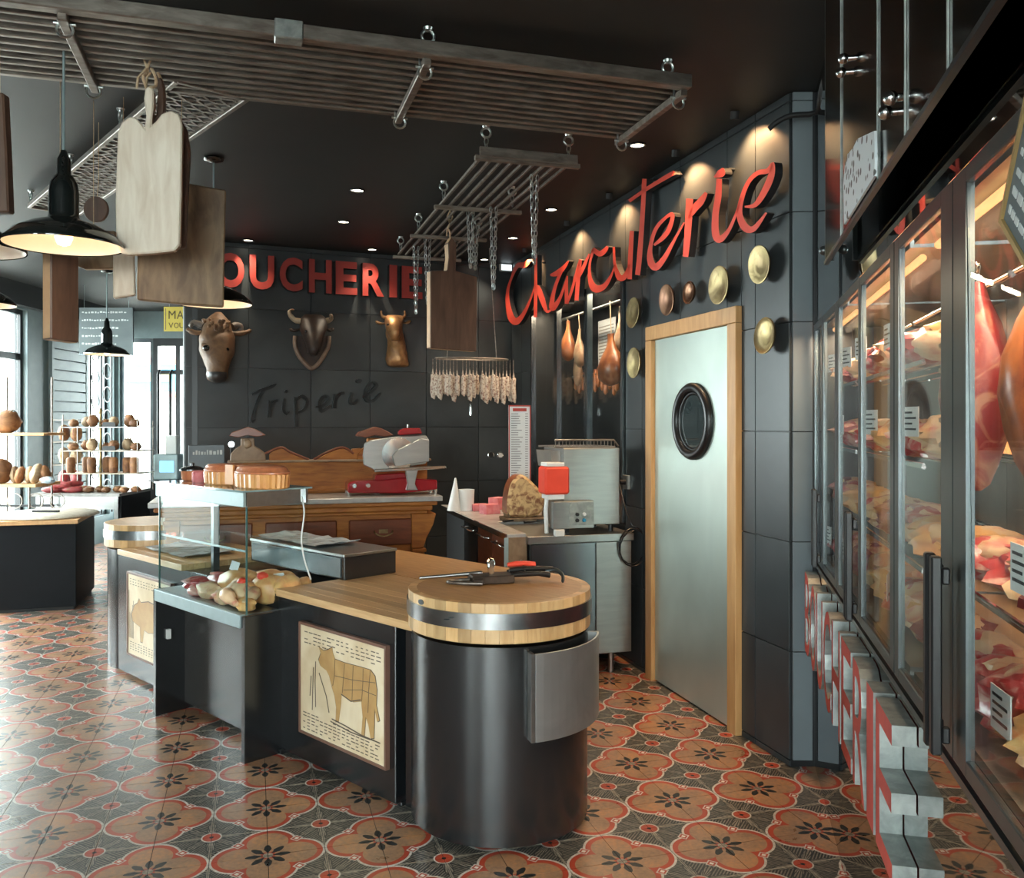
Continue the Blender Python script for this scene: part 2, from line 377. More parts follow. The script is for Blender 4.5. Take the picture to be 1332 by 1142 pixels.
# cement floor tiles (20 cm, laid square to the charcuterie wall)
def inside(p, poly):
    c = False
    for i in range(len(poly)):
        (x1, y1), (x2, y2) = poly[i-1], poly[i]
        if (y1 > p[1]) != (y2 > p[1]) and p[0] < (x2-x1)*(p[1]-y1)/(y2-y1)+x1: c = not c
    return c
tx, ty = Vector((cos(TRZ), sin(TRZ), 0)), Vector((-sin(TRZ), cos(TRZ), 0)); T0 = Vector((.773, 3.187, 0)); cand = []
for i in range(-60, 60):
    for j in range(-60, 60):
        p = T0+tx*(.2*(i+.5))+ty*(.2*(j+.5))
        if not any(inside(p+tx*a+ty*b, OUT) for a in (-.1, 0, .1) for b in (-.1, 0, .1)): continue
        cand.append(p)
def hidden(p):
    l = FC.M.inverted() @ p
    return (-3.0 < l.x < .2 and .12 < l.y < 1.2) or (-1.9 < l.x < -1.0 and l.y > 0) or (p-Vector((-.05, 3.44, 0))).length < .2
def infr(p): return p.y > 2.7 and abs(p.x/p.y) < .62 and not hidden(p)
vis = sorted([p for p in cand if infr(p)], key=lambda p: p.length)[:300]; vs_ = set(id(p) for p in vis)
tm = MB().box(-.0988, .0988, -.0988, .0988, -.0025, 0).mesh('cement tile', FLOORM)
for p in vis: link('floor_tile', tm, floor, p, TRZ)
far = MB()
for p in cand:
    if id(p) not in vs_:
        far.box(-.0988, .0988, -.0988, .0988, -.0025, 0, T=Matrix.Translation(p) @ Matrix.Rotation(TRZ, 4, 'Z'))
tag(obj('floor_tile_field', far, FLOORM, floor), kind='stuff')

def tiles(parent, F, xs, zs, skip, mat=SLATE, j=.0025, th=.012):
    for a, b in zip(xs[:-1], xs[1:]):
        for c, d in zip(zs[:-1], zs[1:]):
            rs = [(a, b, c, d)]
            for (x0, x1, z0, z1) in skip:
                nr = []
                for (p, q, r, s) in rs:
                    if q <= x0 or p >= x1 or s <= z0 or r >= z1: nr.append((p, q, r, s)); continue
                    if p < x0: nr.append((p, x0, r, s))
                    if q > x1: nr.append((x1, q, r, s))
                    if r < z0: nr.append((max(p, x0), min(q, x1), r, z0))
                    if s > z1: nr.append((max(p, x0), min(q, x1), z1, s))
                rs = nr
            for (p, q, r, s) in rs:
                if q-p < .02 or s-r < .02: continue
                obj('wall_tile', MB().box(p+j, q-j, -th, 0, r+j, s-j), mat, parent, bevel=.0012)
ZS = [.0, .03, .52, 1.015, 1.51, 2.005, 2.50, 3.00, 3.04]
# charcuterie wall: niche between -3.80 and -1.82, door between -1.443 and -.405
NX0, NX1, NZ0, NZ1 = -3.80, -1.82, .90, 2.52
wr = MB().box(-4.47, NX0, 0, .14, 0, CZ).box(NX1, .0, 0, .14, 0, CZ).box(NX0, NX1, 0, .14, 0, NZ0).box(NX0, NX1, 0, .14, NZ1, CZ)
wr.box(NX0-.03, NX1+.03, .52, .58, NZ0-.03, NZ1+.03).box(NX0-.03, NX0, .14, .52, NZ0, NZ1).box(NX1, NX1+.03, .14, .52, NZ0, NZ1).box(NX0, NX1, .14, .52, NZ0-.03, NZ0).box(NX0, NX1, .14, .52, NZ1, NZ1+.03)
wall_r = struct('wall_right', wr, BLACKPAINT, FR.o, FR.rz)
tiles(wall_r, FR, [-4.44, -4.12, -3.60, -3.09, -2.58, -2.07, -1.56, -1.05, -.54, -.28, -.0], ZS, [(NX0-.01, NX1+.01, NZ0-.01, NZ1), (-1.443, -.405, 0, 2.125)])
wb = MB().box(-2.90, .1, 0, .15, 0, CZ)
wall_b = struct('wall_back', wb, BLACKPAINT, FB.o, FB.rz)
tiles(wall_b, FB, [-2.895, -2.40, -1.885, -1.37, -.85, -.345, -.012], ZS, [])
# return column
colm = struct('wall_column', MB().box(1.258, 1.60, 3.918, 4.08, 0, CZ), BLACKPAINT)
SLATEL = pm('slate tile window lit', (.17, .20, .215), .42, c2=(.14, .165, .18), scale=3, rvar=.1)  # same slate, with the window light on the column put into its colour
for c, d in zip(ZS[:-1], ZS[1:]): 
    if d-c > .03: obj('wall_tile', MB().box(1.264, 1.352, 3.906, 3.918, c+.002, d-.002), SLATEL, colm, bevel=.001)
# refrigerator wall: mirror cladding below, dark cladding above; opening .93 to 1.99
KL = 6.9
wk = MB().box(0, KL, .60, .70, 0, CZ).box(0, KL, .02, .6, 0, .02).box(0, .04, .02, .6, 0, CZ)
wall_k = struct('wall_near_right', wk, BLACKPAINT, FK.o, FK.rz)
for a, b in [(0, .83), (.83, 1.89), (1.89, 2.98), (2.98, 4.1), (4.1, KL)]:
    obj('cladding_panel', MB().box(a+.001, b-.001, 0, .02, .004, .925), MIRROR, wall_k)
    obj('cladding_panel', MB().box(a+.001, b-.001, 0, .02, 1.995, CZ-.002), MIRROR, wall_k)
struct('trim_1', MB().box(0, KL, -.012, .03, .925, .94), DKSTEEL, FK.o, FK.rz)
# left wall with shop windows
wl = MB(); bays = [(5.3, 6.5), (6.8, 9.50)]
wl.box(-3.1, 11.7, 0, .2, 0, .35).box(-3.1, 11.7, 0, .2, 2.78, CZ); e0 = -3.1
for a, b in bays+[(10.85, 11.45)]:
    wl.box(e0, a, 0, .2, .35, 2.78); e0 = b
wl.box(e0, 11.7, 0, .2, .35, 2.78)
struct('wall_left', wl, GREYBL, FL_.o, FL_.rz)
struct('trim_2', MB().box(-3.0, 11.6, -.10, 0, 2.80, CZ-.001), BLACKPAINT, FL_.o, FL_.rz)
def portal(F, x0, x1, z0, z1, y):
    L = bpy.data.lights.new('daylight portal', 'AREA'); L.shape = 'RECTANGLE'; L.size = x1-x0; L.size_y = z1-z0; L.cycles.is_portal = True
    o = bpy.data.objects.new('daylight_portal', L); COL.objects.link(o)
    o.matrix_world = Matrix.Translation(F.w((x0+x1)/2, y, (z0+z1)/2)) @ F.M.to_3x3().to_4x4() @ Matrix.Rotation(pi/2, 4, 'X') @ Matrix.Rotation(pi, 4, 'Y') @ Matrix.Rotation(0, 4, 'Z')
    # area lights shine along local -Z: make it point into the room
    d = -F.Y; o.rotation_euler = d.to_track_quat('-Z', 'Z').to_euler(); 
nwin = [0]
def window(F, a, b, z0, z1, tr=None, mull=(), mat=DKSTEEL):
    nwin[0] += 1
    m = MB(); w = .05
    m.box(a, b, .05, .11, z0, z0+w).box(a, b, .05, .11, z1-w, z1).box(a, a+w, .05, .11, z0+w, z1-w).box(b-w, b, .05, .11, z0+w, z1-w)
    if tr: m.box(a+w, b-w, .055, .105, tr-.035, tr+.035)
    for x in mull: m.box(x-.02, x+.02, .055, .105, z0+w, z1-w)
    o = struct('window_%d' % nwin[0], m, mat, F.o, F.rz)
    xs = [a+w]+sorted(mull)+[b-w]; zz = [z0+w]+([tr] if tr else [])+[z1-w]
    for p, q in zip(xs[:-1], xs[1:]):
        for r, s in zip(zz[:-1], zz[1:]): obj('pane', MB().box(p+.005, q-.005, .078, .084, r+.005, s-.005), GLASSW, o)
    portal(F, a, b, z0, z1, .02)
for a, b in bays: window(FL_, a, b, .35, 2.78, 2.27, ((a+b)/2,), BLACKPAINT)
window(FL_, 10.85, 11.45, .35, 2.78)
# far wall with a window and the dark framed street door
wf = MB().box(-.2, .05, 0, .2, 0, CZ).box(.05, .52, 0, .2, 0, .3).box(.05, 1.72, 0, .2, 2.68, CZ).box(1.15, 1.72, 0, .2, 0, 2.68)
struct('wall_far', wf, GREYBL, FF.o, FF.rz)
window(FF, .05, .50, .3, 2.68)
d1 = struct('door_1', MB().box(.50, .56, .02, .12, 0, 2.68).box(.56, 1.15, .02, .12, 2.58, 2.68).box(.80, .86, .02, .12, 0, 2.58).box(1.08, 1.15, .02, .12, 0, 2.58).box(.56, .80, .03, .11, 0, .2).box(.86, 1.08, .03, .11, 0, .2).box(.56, 1.08, .03, .11, 2.2, 2.26), BLACKPAINT, FF.o, FF.rz)
for p, q in ((.56, .80), (.86, 1.08)): obj('pane', MB().box(p, q, .06, .066, .2, 2.58), GLASSW, d1)
obj('push_bar', MB().tube([(.60, 0, .95), (.60, -.06, 1.0), (.60, -.06, 2.2), (.60, 0, 2.25)], .018, 8), BLACKPL, d1)
obj('push_bar', MB().tube([(.76, 0, .95), (.76, -.06, 1.0), (.76, -.06, 2.2), (.76, 0, 2.25)], .018, 8), BLACKPL, d1)
portal(FF, .5, 1.15, 0, 2.58, .01)
# partition behind the boucherie wall
a_, b_ = Vector((-2.651, 7.032)), Vector((-3.62, 11.6)); dd = (b_-a_); FP_ = Frame((a_.x, a_.y), atan2(-dd.y, -dd.x))
struct('wall_partition', MB().box(-dd.length, .0, 0, .1, 0, CZ), BLACKPAINT, FP_.o, FP_.rz)
# rear shop front behind the camera
wz = MB(); rb = [(.40, 2.2), (3.9, 4.95)]; e0 = .2
for a, b in rb: wz.box(e0, a, 0, .2, 0, CZ).box(a, b, 0, .2, 0, .3).box(a, b, 0, .2, 2.75, CZ); e0 = b
wz.box(e0, 5.4, 0, .2, 0, CZ); struct('wall_rear', wz, GREYBL, FZ.o, FZ.rz)
for a, b in rb: window(FZ, a, b, .3, 2.75, None, ((a+b)/2,))
# street outside: pavement, a pale house front, an awning sign
STREET = pm('street paving', (.42, .40, .37), .85, scale=2)
tag(one('pavement', 'pale street pavement outside the shop windows', 'pavement', MB().plate([(-14, -12), (8, -12), (8, -3.25), (-5.55, -3.25), (-5.55, 11.85), (4, 11.85), (4, 26), (-14, 26)], -.15, -.05), STREET), kind='structure')
hs = thing('house', 'pale house front across the street with blue yellow and red shop banner', 'building', (-9.4, 21, -.05), 0)
obj('facade', MB().box(-4, 6, 0, .4, 0, 8), pm('cream render', (.75, .72, .64), .8, scale=3), hs)
BB = [pm('banner blue', (.03, .30, .52), .5), pm('banner yellow', (.75, .6, .05), .5), pm('banner red', (.7, .08, .05), .5)]
obj('banner', MB().box(-.6, 1.6, -.10, 0, 2.35, 3.0), BB[0], hs); obj('stripe', MB().box(.1, 1.2, -.14, -.10, 2.6, 2.8), BB[1], hs); obj('stripe', MB().box(.2, 1.6, -.14, -.10, 3.02, 3.15), BB[2], hs)
obj('stripe', MB().box(-.1, 1.4, -.14, -.10, 2.2, 2.3), BB[2], hs)
# shutter panel and iron grille by the far left pillar
sh = thing('louvre_shutter', 'grey green louvred shutter panel on the left wall beside the bright window', 'shutter', FL_.w(0, 0, 0), FL_.rz)
obj('shutter_frame', MB().box(9.92, 9.97, -.05, -.005, .4, 2.72).box(10.72, 10.78, -.05, -.005, .4, 2.72).box(9.97, 10.72, -.05, -.005, .4, .46).box(9.97, 10.72, -.05, -.005, 2.66, 2.72), GREYBL, sh)
for k in range(18):
    obj('slat', MB().box(9.97, 10.72, -.045, -.01, 0, .105), GREYBL, sh, (0, 0, .475+k*.121))
gr = thing('iron_grille', 'black wrought iron scrollwork grille beside the louvred shutter', 'grille', FL_.w(0, 0, 0), FL_.rz)
gm = MB()
for x in (10.86, 11.15, 11.44): gm.tube([(x, -.03, .38), (x, -.03, 2.75)], .012, 6)
for k in range(7):
    z = .62+k*.3
    gm.ring((11.0, -.03, z), .10, .009, 'Y', 14, 4); gm.ring((11.30, -.03, z+.1), .10, .009, 'Y', 14, 4)
obj('scrollwork', gm, BLACKPL, gr)

# ---------------------------------------------------------------- downlights
k = 0
DL = [(465, 247, 'in front of the letter R of the butcher sign'), (447, 288, 'just behind the one nearest the large rack'), (323, 312, 'above the bison head'), (484, 324, 'close above the letters E and R of the butcher sign'),
      (829, 188, 'just past the right end of the large rack'), (717, 272, 'right of the small rack'), (667, 309, 'above the big script letter C'), (630, 337, 'behind the far end of the small rack')]
for px, py, wh in DL:
    p = fl(px, py, CZ); p.z = CZ
    t = thing('downlight', 'small round recessed ceiling downlight '+wh, 'downlight', p, 0, 'recessed ceiling downlights')
    obj('trim_ring', MB().ring((0, 0, -.004), .042, .006, 'Z', 20, 6), BLKMET, t)
    obj('lens', MB().lathe([(0, -.002), (.03, -.003), (.038, -.001)], 20), LAMPE, t)
    L = bpy.data.lights.new('spot', 'SPOT'); L.energy = 30; L.spot_size = radians(95); L.spot_blend = .7; L.color = (1, .82, .60); L.shadow_soft_size = .03
    o = bpy.data.objects.new('spot', L); COL.objects.link(o); o.parent = t; o.location = (0, 0, -.012)
# wall washers above the script sign
for px, wh in ((985, 'at the near end'), (905, 'over the letter r'), (815, 'over the letter u'), (757, 'over the letter a'), (700, 'at the far end')):
    x, z = FR.px(px, 250); p = FR.w(x, -.12, CZ)
    t = thing('wall_washer', 'tiny round spotlight in the ceiling lighting the charcuterie sign '+wh, 'spotlight', p, 0, 'wall washers over the script sign')
    obj('barrel', MB().cyl((0, 0, 0), (0, .01, -.035), .022, .022, 14), BLKMATT, t)
    L = bpy.data.lights.new('wash', 'SPOT'); L.energy = 45; L.spot_size = radians(120); L.spot_blend = .8; L.color = (1, .56, .26); L.shadow_soft_size = .015
    o = bpy.data.objects.new('wash', L); COL.objects.link(o); o.parent = t; o.location = (0, .01, -.05)
    o.rotation_euler = (FR.Y*.4+Vector((0, 0, -1))).to_track_quat('-Z', 'Y').to_euler()
# ---------------------------------------------------------------- steel door with porthole
dr = tag(obj('door_2', MB().box(-1.36, -.49, -.02, -.002, .01, 2.045), DOORST, None, FR.o, FR.rz, .002), kind='structure')
# (its porthole is a real ring and a recessed pane)
px_, pz_ = FR.px(907, 548)
pc = (px_, 0, pz_)
obj('porthole_ring', MB().ring((px_, -.03, pz_), .185, .028, 'Y', 48, 10).ring((px_, -.022, pz_), .155, .012, 'Y', 40, 6), BLACKPL, dr)
obj('porthole_pane', MB().lathe([(0, 0), (.165, 0), (.165, .006), (0, .006)], 40, T=Matrix.Translation((px_, -.020, pz_)) @ Matrix.Rotation(pi/2, 4, 'X')), pm('dark porthole glass', (.03, .04, .04), .06, c2=(.02, .03, .03), coat=.5), dr)
obj('frame_jamb', MB().box(-1.443, -1.362, -.045, .0, 0, 2.045), FRWOOD, dr, bevel=.003)
obj('frame_jamb', MB().box(-.488, -.405, -.045, .0, 0, 2.045), FRWOOD, dr, bevel=.003)
obj('frame_head', MB().box(-1.443, -.405, -.045, .0, 2.047, 2.13), FRWOOD, dr, bevel=.003)

# ---------------------------------------------------------------- script sign
def ribbon(mb, F, pts, conv, front, back, k=5, m=0, ms=1):
    """brush stroke: centre line and width in photo pixels, thrown on the wall plane and given depth"""
    P = cr([(*conv(x, y), w/conv.s) for x, y, w in pts], k); L, R = [], []
    for i, p in enumerate(P):
        a, b = P[max(i-1, 0)], P[min(i+1, len(P)-1)]; dx, dy = b[0]-a[0], b[1]-a[1]; n = math.hypot(dx, dy) or 1
        nx, ny = -dy/n*p[2]/2, dx/n*p[2]/2
        L.append(F.px(p[0]+nx, p[1]+ny, front)); R.append(F.px(p[0]-nx, p[1]-ny, front))
    n = len(P); vs = []
    for y in (front, back): vs += [(x, y, z) for x, z in L]+[(x, y, z) for x, z in R]
    fs, ms_ = [], []
    for i in range(n-1):
        fs.append((i, i+1, n+i+1, n+i)); ms_.append(m)
        fs.append((2*n+i, 3*n+i, 3*n+i+1, 2*n+i+1)); ms_.append(ms)
        fs.append((i, 2*n+i, 2*n+i+1, i+1)); ms_.append(ms); fs.append((n+i, n+i+1, 3*n+i+1, 3*n+i)); ms_.append(ms)
    fs += [(0, n, 3*n, 2*n), (n-1, 3*n-1, 4*n-1, 2*n-1)]; ms_ += [ms, ms]
    b = len(mb.v); mb.v += vs
    for f, q in zip(fs, ms_): mb.f.append([i+b for i in f]); mb.m.append(q); mb.sm.append(False)
class conv:
    def __init__(s, ox, oy, sc): s.ox, s.oy, s.s = ox, oy, sc
    def __call__(s, x, y): return s.ox+x/s.s, s.oy+y/s.s
cv = conv(640, 180, 3.33)
CHAR = {
 'c1': [[(162, 528, 16), (140, 548, 26), (110, 552, 20), (88, 595, 11), (69, 655, 13), (68, 715, 20), (82, 775, 30), (105, 793, 30), (133, 765, 18), (162, 708, 10), (186, 640, 6)]],
 'h': [[(190, 505, 12), (190, 600, 12), (189, 690, 15), (188, 775, 15)], [(186, 640, 6), (200, 648, 20), (218, 700, 24), (238, 750, 12), (262, 735, 8)]],
 'a': [[(252, 592, 8), (280, 585, 24), (310, 560, 18), (332, 530, 5)], [(300, 575, 14), (278, 630, 14), (262, 690, 18), (262, 735, 26), (295, 690, 14), (326, 600, 6)], [(326, 596, 6), (322, 650, 14), (324, 716, 18)]],
 'r': [[(324, 716, 10), (345, 660, 12), (372, 560, 12), (384, 525, 14)], [(382, 530, 14), (372, 620, 18), (366, 702, 18)], [(372, 610, 10), (395, 560, 16), (422, 500, 8)]],
 'c2': [[(436, 478, 16), (465, 500, 24), (488, 486, 20), (500, 468, 12)], [(440, 480, 14), (424, 540, 10), (424, 605, 18), (446, 650, 34), (486, 640, 22), (518, 590, 10), (532, 545, 5)]],
 'u': [[(528, 470, 10), (532, 545, 12), (550, 600, 26), (575, 598, 22), (598, 545, 8)], [(606, 400, 18), (600, 500, 20), (596, 610, 20)]],
 't': [[(660, 175, 20), (652, 330, 20), (640, 500, 22), (630, 592, 22)], [(594, 272, 14), (660, 225, 16), (720, 188, 18), (792, 146, 20)]],
 'e1': [[(702, 462, 10), (740, 430, 20), (768, 390, 20), (782, 330, 16), (750, 345, 14), (708, 395, 16), (686, 470, 18), (686, 530, 28), (708, 558, 30), (745, 520, 22), (790, 440, 12), (832, 365, 6)]],
 'r2': [[(856, 262, 30), (852, 340, 30), (846, 430, 28), (838, 512, 24)], [(850, 350, 10), (880, 300, 30), (905, 272, 30), (928, 235, 14)]],
 'i': [[(1000, 128, 8), (992, 150, 36), (962, 168, 6)], [(984, 175, 24), (980, 250, 28), (968, 330, 28), (968, 410, 32), (985, 438, 30), (1020, 405, 18), (1050, 345, 12), (1080, 260, 8)]],
 'e2': [[(1094, 296, 8), (1140, 288, 20), (1180, 230, 28), (1210, 160, 28), (1216, 108, 14), (1195, 140, 22), (1150, 150, 20), (1110, 190, 18), (1082, 260, 20), (1072, 330, 26), (1096, 385, 34), (1135, 390, 24), (1188, 322, 8)]]}
sg = thing('script_sign', 'big red brush script sign reading Charcuterie standing off the right wall', 'sign', FR.o, FR.rz)
def to_local(mb, F, fn): pass
for kx, (nm, st) in enumerate(CHAR.items()):
    m = MB()
    for q in st: ribbon(m, FR, q, cv, -.085, -.045)
    lt = obj('letter', m, [RED, BLKMATT], sg)
    xs = [v[0] for v in m.v]; zs = [v[2] for v in m.v]; xm, zm = sum(xs)/len(xs), sum(zs)/len(zs)
    xi, _, zi = m.v[len(m.v)//8]
    obj('standoff', MB().cyl((xi, -.046, zi), (xi, -.012, zi), .008, .008, 8), DKSTEEL, lt)
# dark script sign on the back wall
cv2 = conv(240, 290, 3.918)
TRI = [[[(342, 874, 8), (390, 852, 15), (440, 836, 18), (468, 820, 8)], [(408, 846, 16), (380, 895, 15), (358, 955, 15), (344, 1012, 12), (362, 1000, 8)]],
 [[(432, 905, 8), (436, 940, 15), (434, 992, 15)], [(436, 945, 8), (456, 912, 15), (478, 905, 12)]], [[(512, 895, 14), (506, 950, 16), (520, 975, 10), (535, 962, 6)], [(512, 862, 8), (518, 858, 16), (524, 852, 8)]],
 [[(566, 888, 12), (570, 960, 16), (572, 1038, 14)], [(568, 905, 10), (600, 882, 16), (626, 908, 16), (612, 950, 16), (580, 965, 10)]],
 [[(668, 938, 8), (705, 930, 14), (738, 898, 14), (715, 882, 14), (690, 915, 16), (700, 958, 18), (748, 930, 10)]], [[(768, 872, 12), (766, 945, 16)], [(768, 910, 8), (788, 875, 15), (816, 866, 14)]],
 [[(856, 865, 14), (846, 910, 16), (864, 922, 10), (885, 900, 6)], [(876, 806, 8), (890, 806, 22), (904, 800, 8)]],
 [[(912, 888, 10), (950, 862, 14), (980, 828, 16), (958, 812, 12), (928, 850, 16), (928, 900, 18), (962, 905, 16), (1002, 868, 8)]]]
sg2 = thing('dark_script_sign', 'dark grey brush script sign reading Triperie on the back wall below the heads', 'sign', FB.o, FB.rz)
DKSIGN = pm('dark metal letters', (.030, .035, .038), .30, .6, c2=(.012, .015, .016), scale=12)
for st in TRI:
    m = MB()
    for q in st: ribbon(m, FB, q, cv2, -.050, -.022, m=0, ms=0)
    obj('letter', m, DKSIGN, sg2)
# block letter sign
def glyph(ch, off=.02, depth=.5):
    c = bpy.data.curves.new('g', 'FONT'); c.body = ch; c.size = 1; c.offset = off; c.extrude = depth/2; c.resolution_u = 4
    o = bpy.data.objects.new('g', c); COL.objects.link(o); dg = bpy.context.evaluated_depsgraph_get(); dg.update()
    me = bpy.data.meshes.new_from_object(o.evaluated_get(dg)); COL.objects.unlink(o); bpy.data.objects.remove(o); bpy.data.curves.remove(c)
    return me
def letter_mesh(ch, w, h, th, mats, off=.02, face_thr=.7):
    """letter standing in x,z: x 0..w, z 0..h, front y=-th"""
    me = glyph(ch, off); xs = [v.co.x for v in me.vertices]; ys = [v.co.y for v in me.vertices]; zs = [v.co.z for v in me.vertices]
    x0, x1, y0, y1, z0, z1 = min(xs), max(xs), min(ys), max(ys), min(zs), max(zs)
    for v in me.vertices:
        v.co = ((v.co.x-x0)/(x1-x0)*w, -(v.co.z-z0)/(z1-z0)*th, (v.co.y-y0)/(y1-y0)*h)
    me.materials.clear()
    for q in mats: me.materials.append(q)
    bm = bmesh.new(); bm.from_mesh(me); bmesh.ops.remove_doubles(bm, verts=bm.verts, dist=1e-5); bmesh.ops.recalc_face_normals(bm, faces=bm.faces)
    for f in bm.faces:
        f.smooth = False
        if len(mats) > 1: f.material_index = 0 if abs(f.normal.y) > .8 else 1
    bm.to_mesh(me); bm.free(); me.name = 'letter '+ch; return me
sg3 = thing('block_letter_sign', 'red block capital sign reading BOUCHERIE high on the back wall', 'sign', FB.o, FB.rz)
REDB = pm('deep red letters', (.33, .035, .024), .5, c2=(.22, .022, .018), scale=5)
for ch, a, b in (('B', 238, 268), ('O', 282, 318), ('U', 325, 357), ('C', 364, 394), ('H', 402, 432), ('E', 437, 465), ('R', 472, 500), ('I', 507, 517), ('E', 523, 550)):
    xa, xb = FB.px(a, 350, -.09)[0], FB.px(b, 350, -.09)[0]
    link('letter', letter_mesh(ch, xb-xa, .285, .06, [REDB, BLKMATT], .035 if ch not in 'I' else .03), sg3, (xa, -.02, 2.655))
# red and zinc letters on the mirror cladding under the refrigerators
sg4 = thing('zinc_letter_sign', 'red faced galvanised block letters standing on the mirror cladding at lower right', 'sign', FK.o, FK.rz)
x0 = .10; 
for i, ch in enumerate('BOUCHERIE'):
    wd = .10 if ch == 'I' else .205
    o = link('letter', letter_mesh(ch, wd, .345, .05, [REDD, GALV], .0), sg4, (x0, -.002, .55)); x0 += wd+.034
# ---------------------------------------------------------------- black counter with countertop
cn = thing('counter', 'long black counter body with cow pictures behind and beside the glass case', 'counter', FC.o, FC.rz)
obj('body', MB().box(-2.86, -.10, .0, .52, .02, .742).box(-2.86, -.10, .03, .49, 0, .02), BLKMET, cn, bevel=.003)
obj('corner_post', MB().box(-.06, .14, .02, .10, .02, .742), BLKMET, cn, bevel=.002)
obj('floor_foot', MB().box(-1.0, -.94, -.01, .05, 0, .02), BLKMATT, cn)
def circ(cx, cy, r, a0, a1, n): return [(cx+r*cos(a0+(a1-a0)*i/n), cy+r*sin(a0+(a1-a0)*i/n)) for i in range(n+1)]
ct = thing('countertop', 'low oiled wooden countertop running between the two round butcher blocks', 'countertop', FC.o, FC.rz)
CT0 = -2.80
for k in range(9):
    y0 = -.03+k*.069
    x1 = .06
    obj('plank', MB().box(-.955, x1, y0+.0006, y0+.0684, .742, .775), OAK, ct, bevel=.0012)
    obj('plank', MB().box(CT0, -1.93, y0+.0006, y0+.0684, .742, .775), OAK, ct, bevel=.0012)
def block(L, C, R, zt, label, body_h=.742):
    """round butcher block on a drum; C in counter frame"""
    p = FC.w(C[0], C[1], 0); t = thing('butcher_block', label, 'butcher block', p, FC.rz)
    return t
b1 = FC.M.inverted() @ Vector((-.05, 3.44, 0))
t = block(0, b1, .36, .907, 'large round butcher block with a steel band on a black drum in the foreground')
obj('drum', MB().lathe([(.0, .03), (.335, .03), (.347, .035), (.347, .748), (0, .748)], 72), BLKMET, t)
for a in (-60, 60, 180, -5): obj('foot', MB().lathe([(0, 0), (.028, 0), (.028, .012), (.016, .03), (0, .03)], 14, (.25*cos(radians(a-46)), .25*sin(radians(a-46)), 0)), DKSTEEL, t)
obj('top_disc', MB().lathe([(0, .765), (.325, .765), (.325, .9065), (0, .9065)], 48, smooth=False), OAKTOP, t)
obj('steel_band', MB().lathe([(.357, .815), (.3645, .815), (.3645, .872), (.357, .872)], 72).lathe([(.0, 0), (.012, .002)], 8, T=Matrix.Translation((.1, -.367, .845))), BAND, t)
st = MB(); n_st = 44
def stave_mesh(sd):
    m = MB(); a = pi/n_st-.0012
    def q(r, s): return (r*sin(s*a), -r*cos(s*a))
    rs = [(.3255, .763), (.357, .763), (.3585, .765), (.3585, .815), (.357, .816), (.357, .871), (.3585, .872), (.3585, .905), (.357, .907), (.3255, .907)]
    m.add([(*q(r, s), z) for s in (-1, 1) for r, z in rs], [tuple(range(10))]+[tuple(range(10, 20))[::-1]]+[(i, 10+i, 10+(i+1) % 10, (i+1) % 10) for i in range(10)])
    return m.mesh('stave', STAVE)
sm_ = stave_mesh(0)
for k in range(n_st): link('stave', sm_, t, (0, 0, 0), 2*pi*k/n_st)
obj('brand_plate', MB().lathe([(0, 0), (.018, 0), (.018, .003), (0, .003)], 20, T=Matrix.Rotation(radians(-9), 4, 'Z') @ Matrix.Translation((0, -.3585, .885)) @ Matrix.Rotation(pi/2, 4, 'X') @ Matrix.Scale(.55, 4, (0, 1, 0))), DKSTEEL, t)
# curved steel apron box on the drum
aw = radians(-44+0); 
def arc_plate(r0, r1, a0, a1, z0, z1, n=14):
    m = MB(); P = [(r1*sin(a), -r1*cos(a)) for a in [a0+(a1-a0)*i/n for i in range(n+1)]]+[(r0*sin(a), -r0*cos(a)) for a in [a1+(a0-a1)*i/n for i in range(n+1)]]
    return m.plate(P, z0, z1)
sb = thing('knife_box', 'curved brushed steel knife box hung on the right side of the black drum', 'knife box', (-.05, 3.44, 0), 0)
obj('curved_face', arc_plate(.385, .392, radians(20), radians(84), .418, .732), BOXST, sb, bevel=.001)
obj('side_return', arc_plate(.349, .392, radians(17.5), radians(19.8), .418, .732, 1), STEEL, sb, bevel=.001)
obj('side_return', arc_plate(.349, .392, radians(84.2), radians(86.5), .418, .732, 1), STEEL, sb, bevel=.001)
# far round block
b2 = (-3.02, .30)
t = block(0, b2, .3, .907, 'smaller half round butcher block at the far left end of the counter')
obj('drum', MB().lathe([(0, 0), (.285, 0), (.285, .748), (0, .748)], 56), BLKMET, t)
obj('top_disc', MB().lathe([(0, .765), (.272, .765), (.272, .9065), (0, .9065)], 48, smooth=False), OAKTOP, t)
obj('steel_band', MB().lathe([(.304, .815), (.3115, .815), (.3115, .872), (.304, .872)], 56), BAND, t)
m = MB(); a = pi/36-.0015
rs = [(.2725, .763), (.304, .763), (.3055, .765), (.3055, .815), (.304, .816), (.304, .871), (.3055, .872), (.3055, .905), (.304, .907), (.2725, .907)]
m.add([(r*sin(s*a), -r*cos(s*a), z) for s in (-1, 1) for r, z in rs], [tuple(range(10))]+[tuple(range(10, 20))[::-1]]+[(i, 10+i, 10+(i+1) % 10, (i+1) % 10) for i in range(10)])
sm2 = m.mesh('stave', STAVE)
for k in range(36): link('stave', sm2, t, (0, 0, 0), 2*pi*k/36)
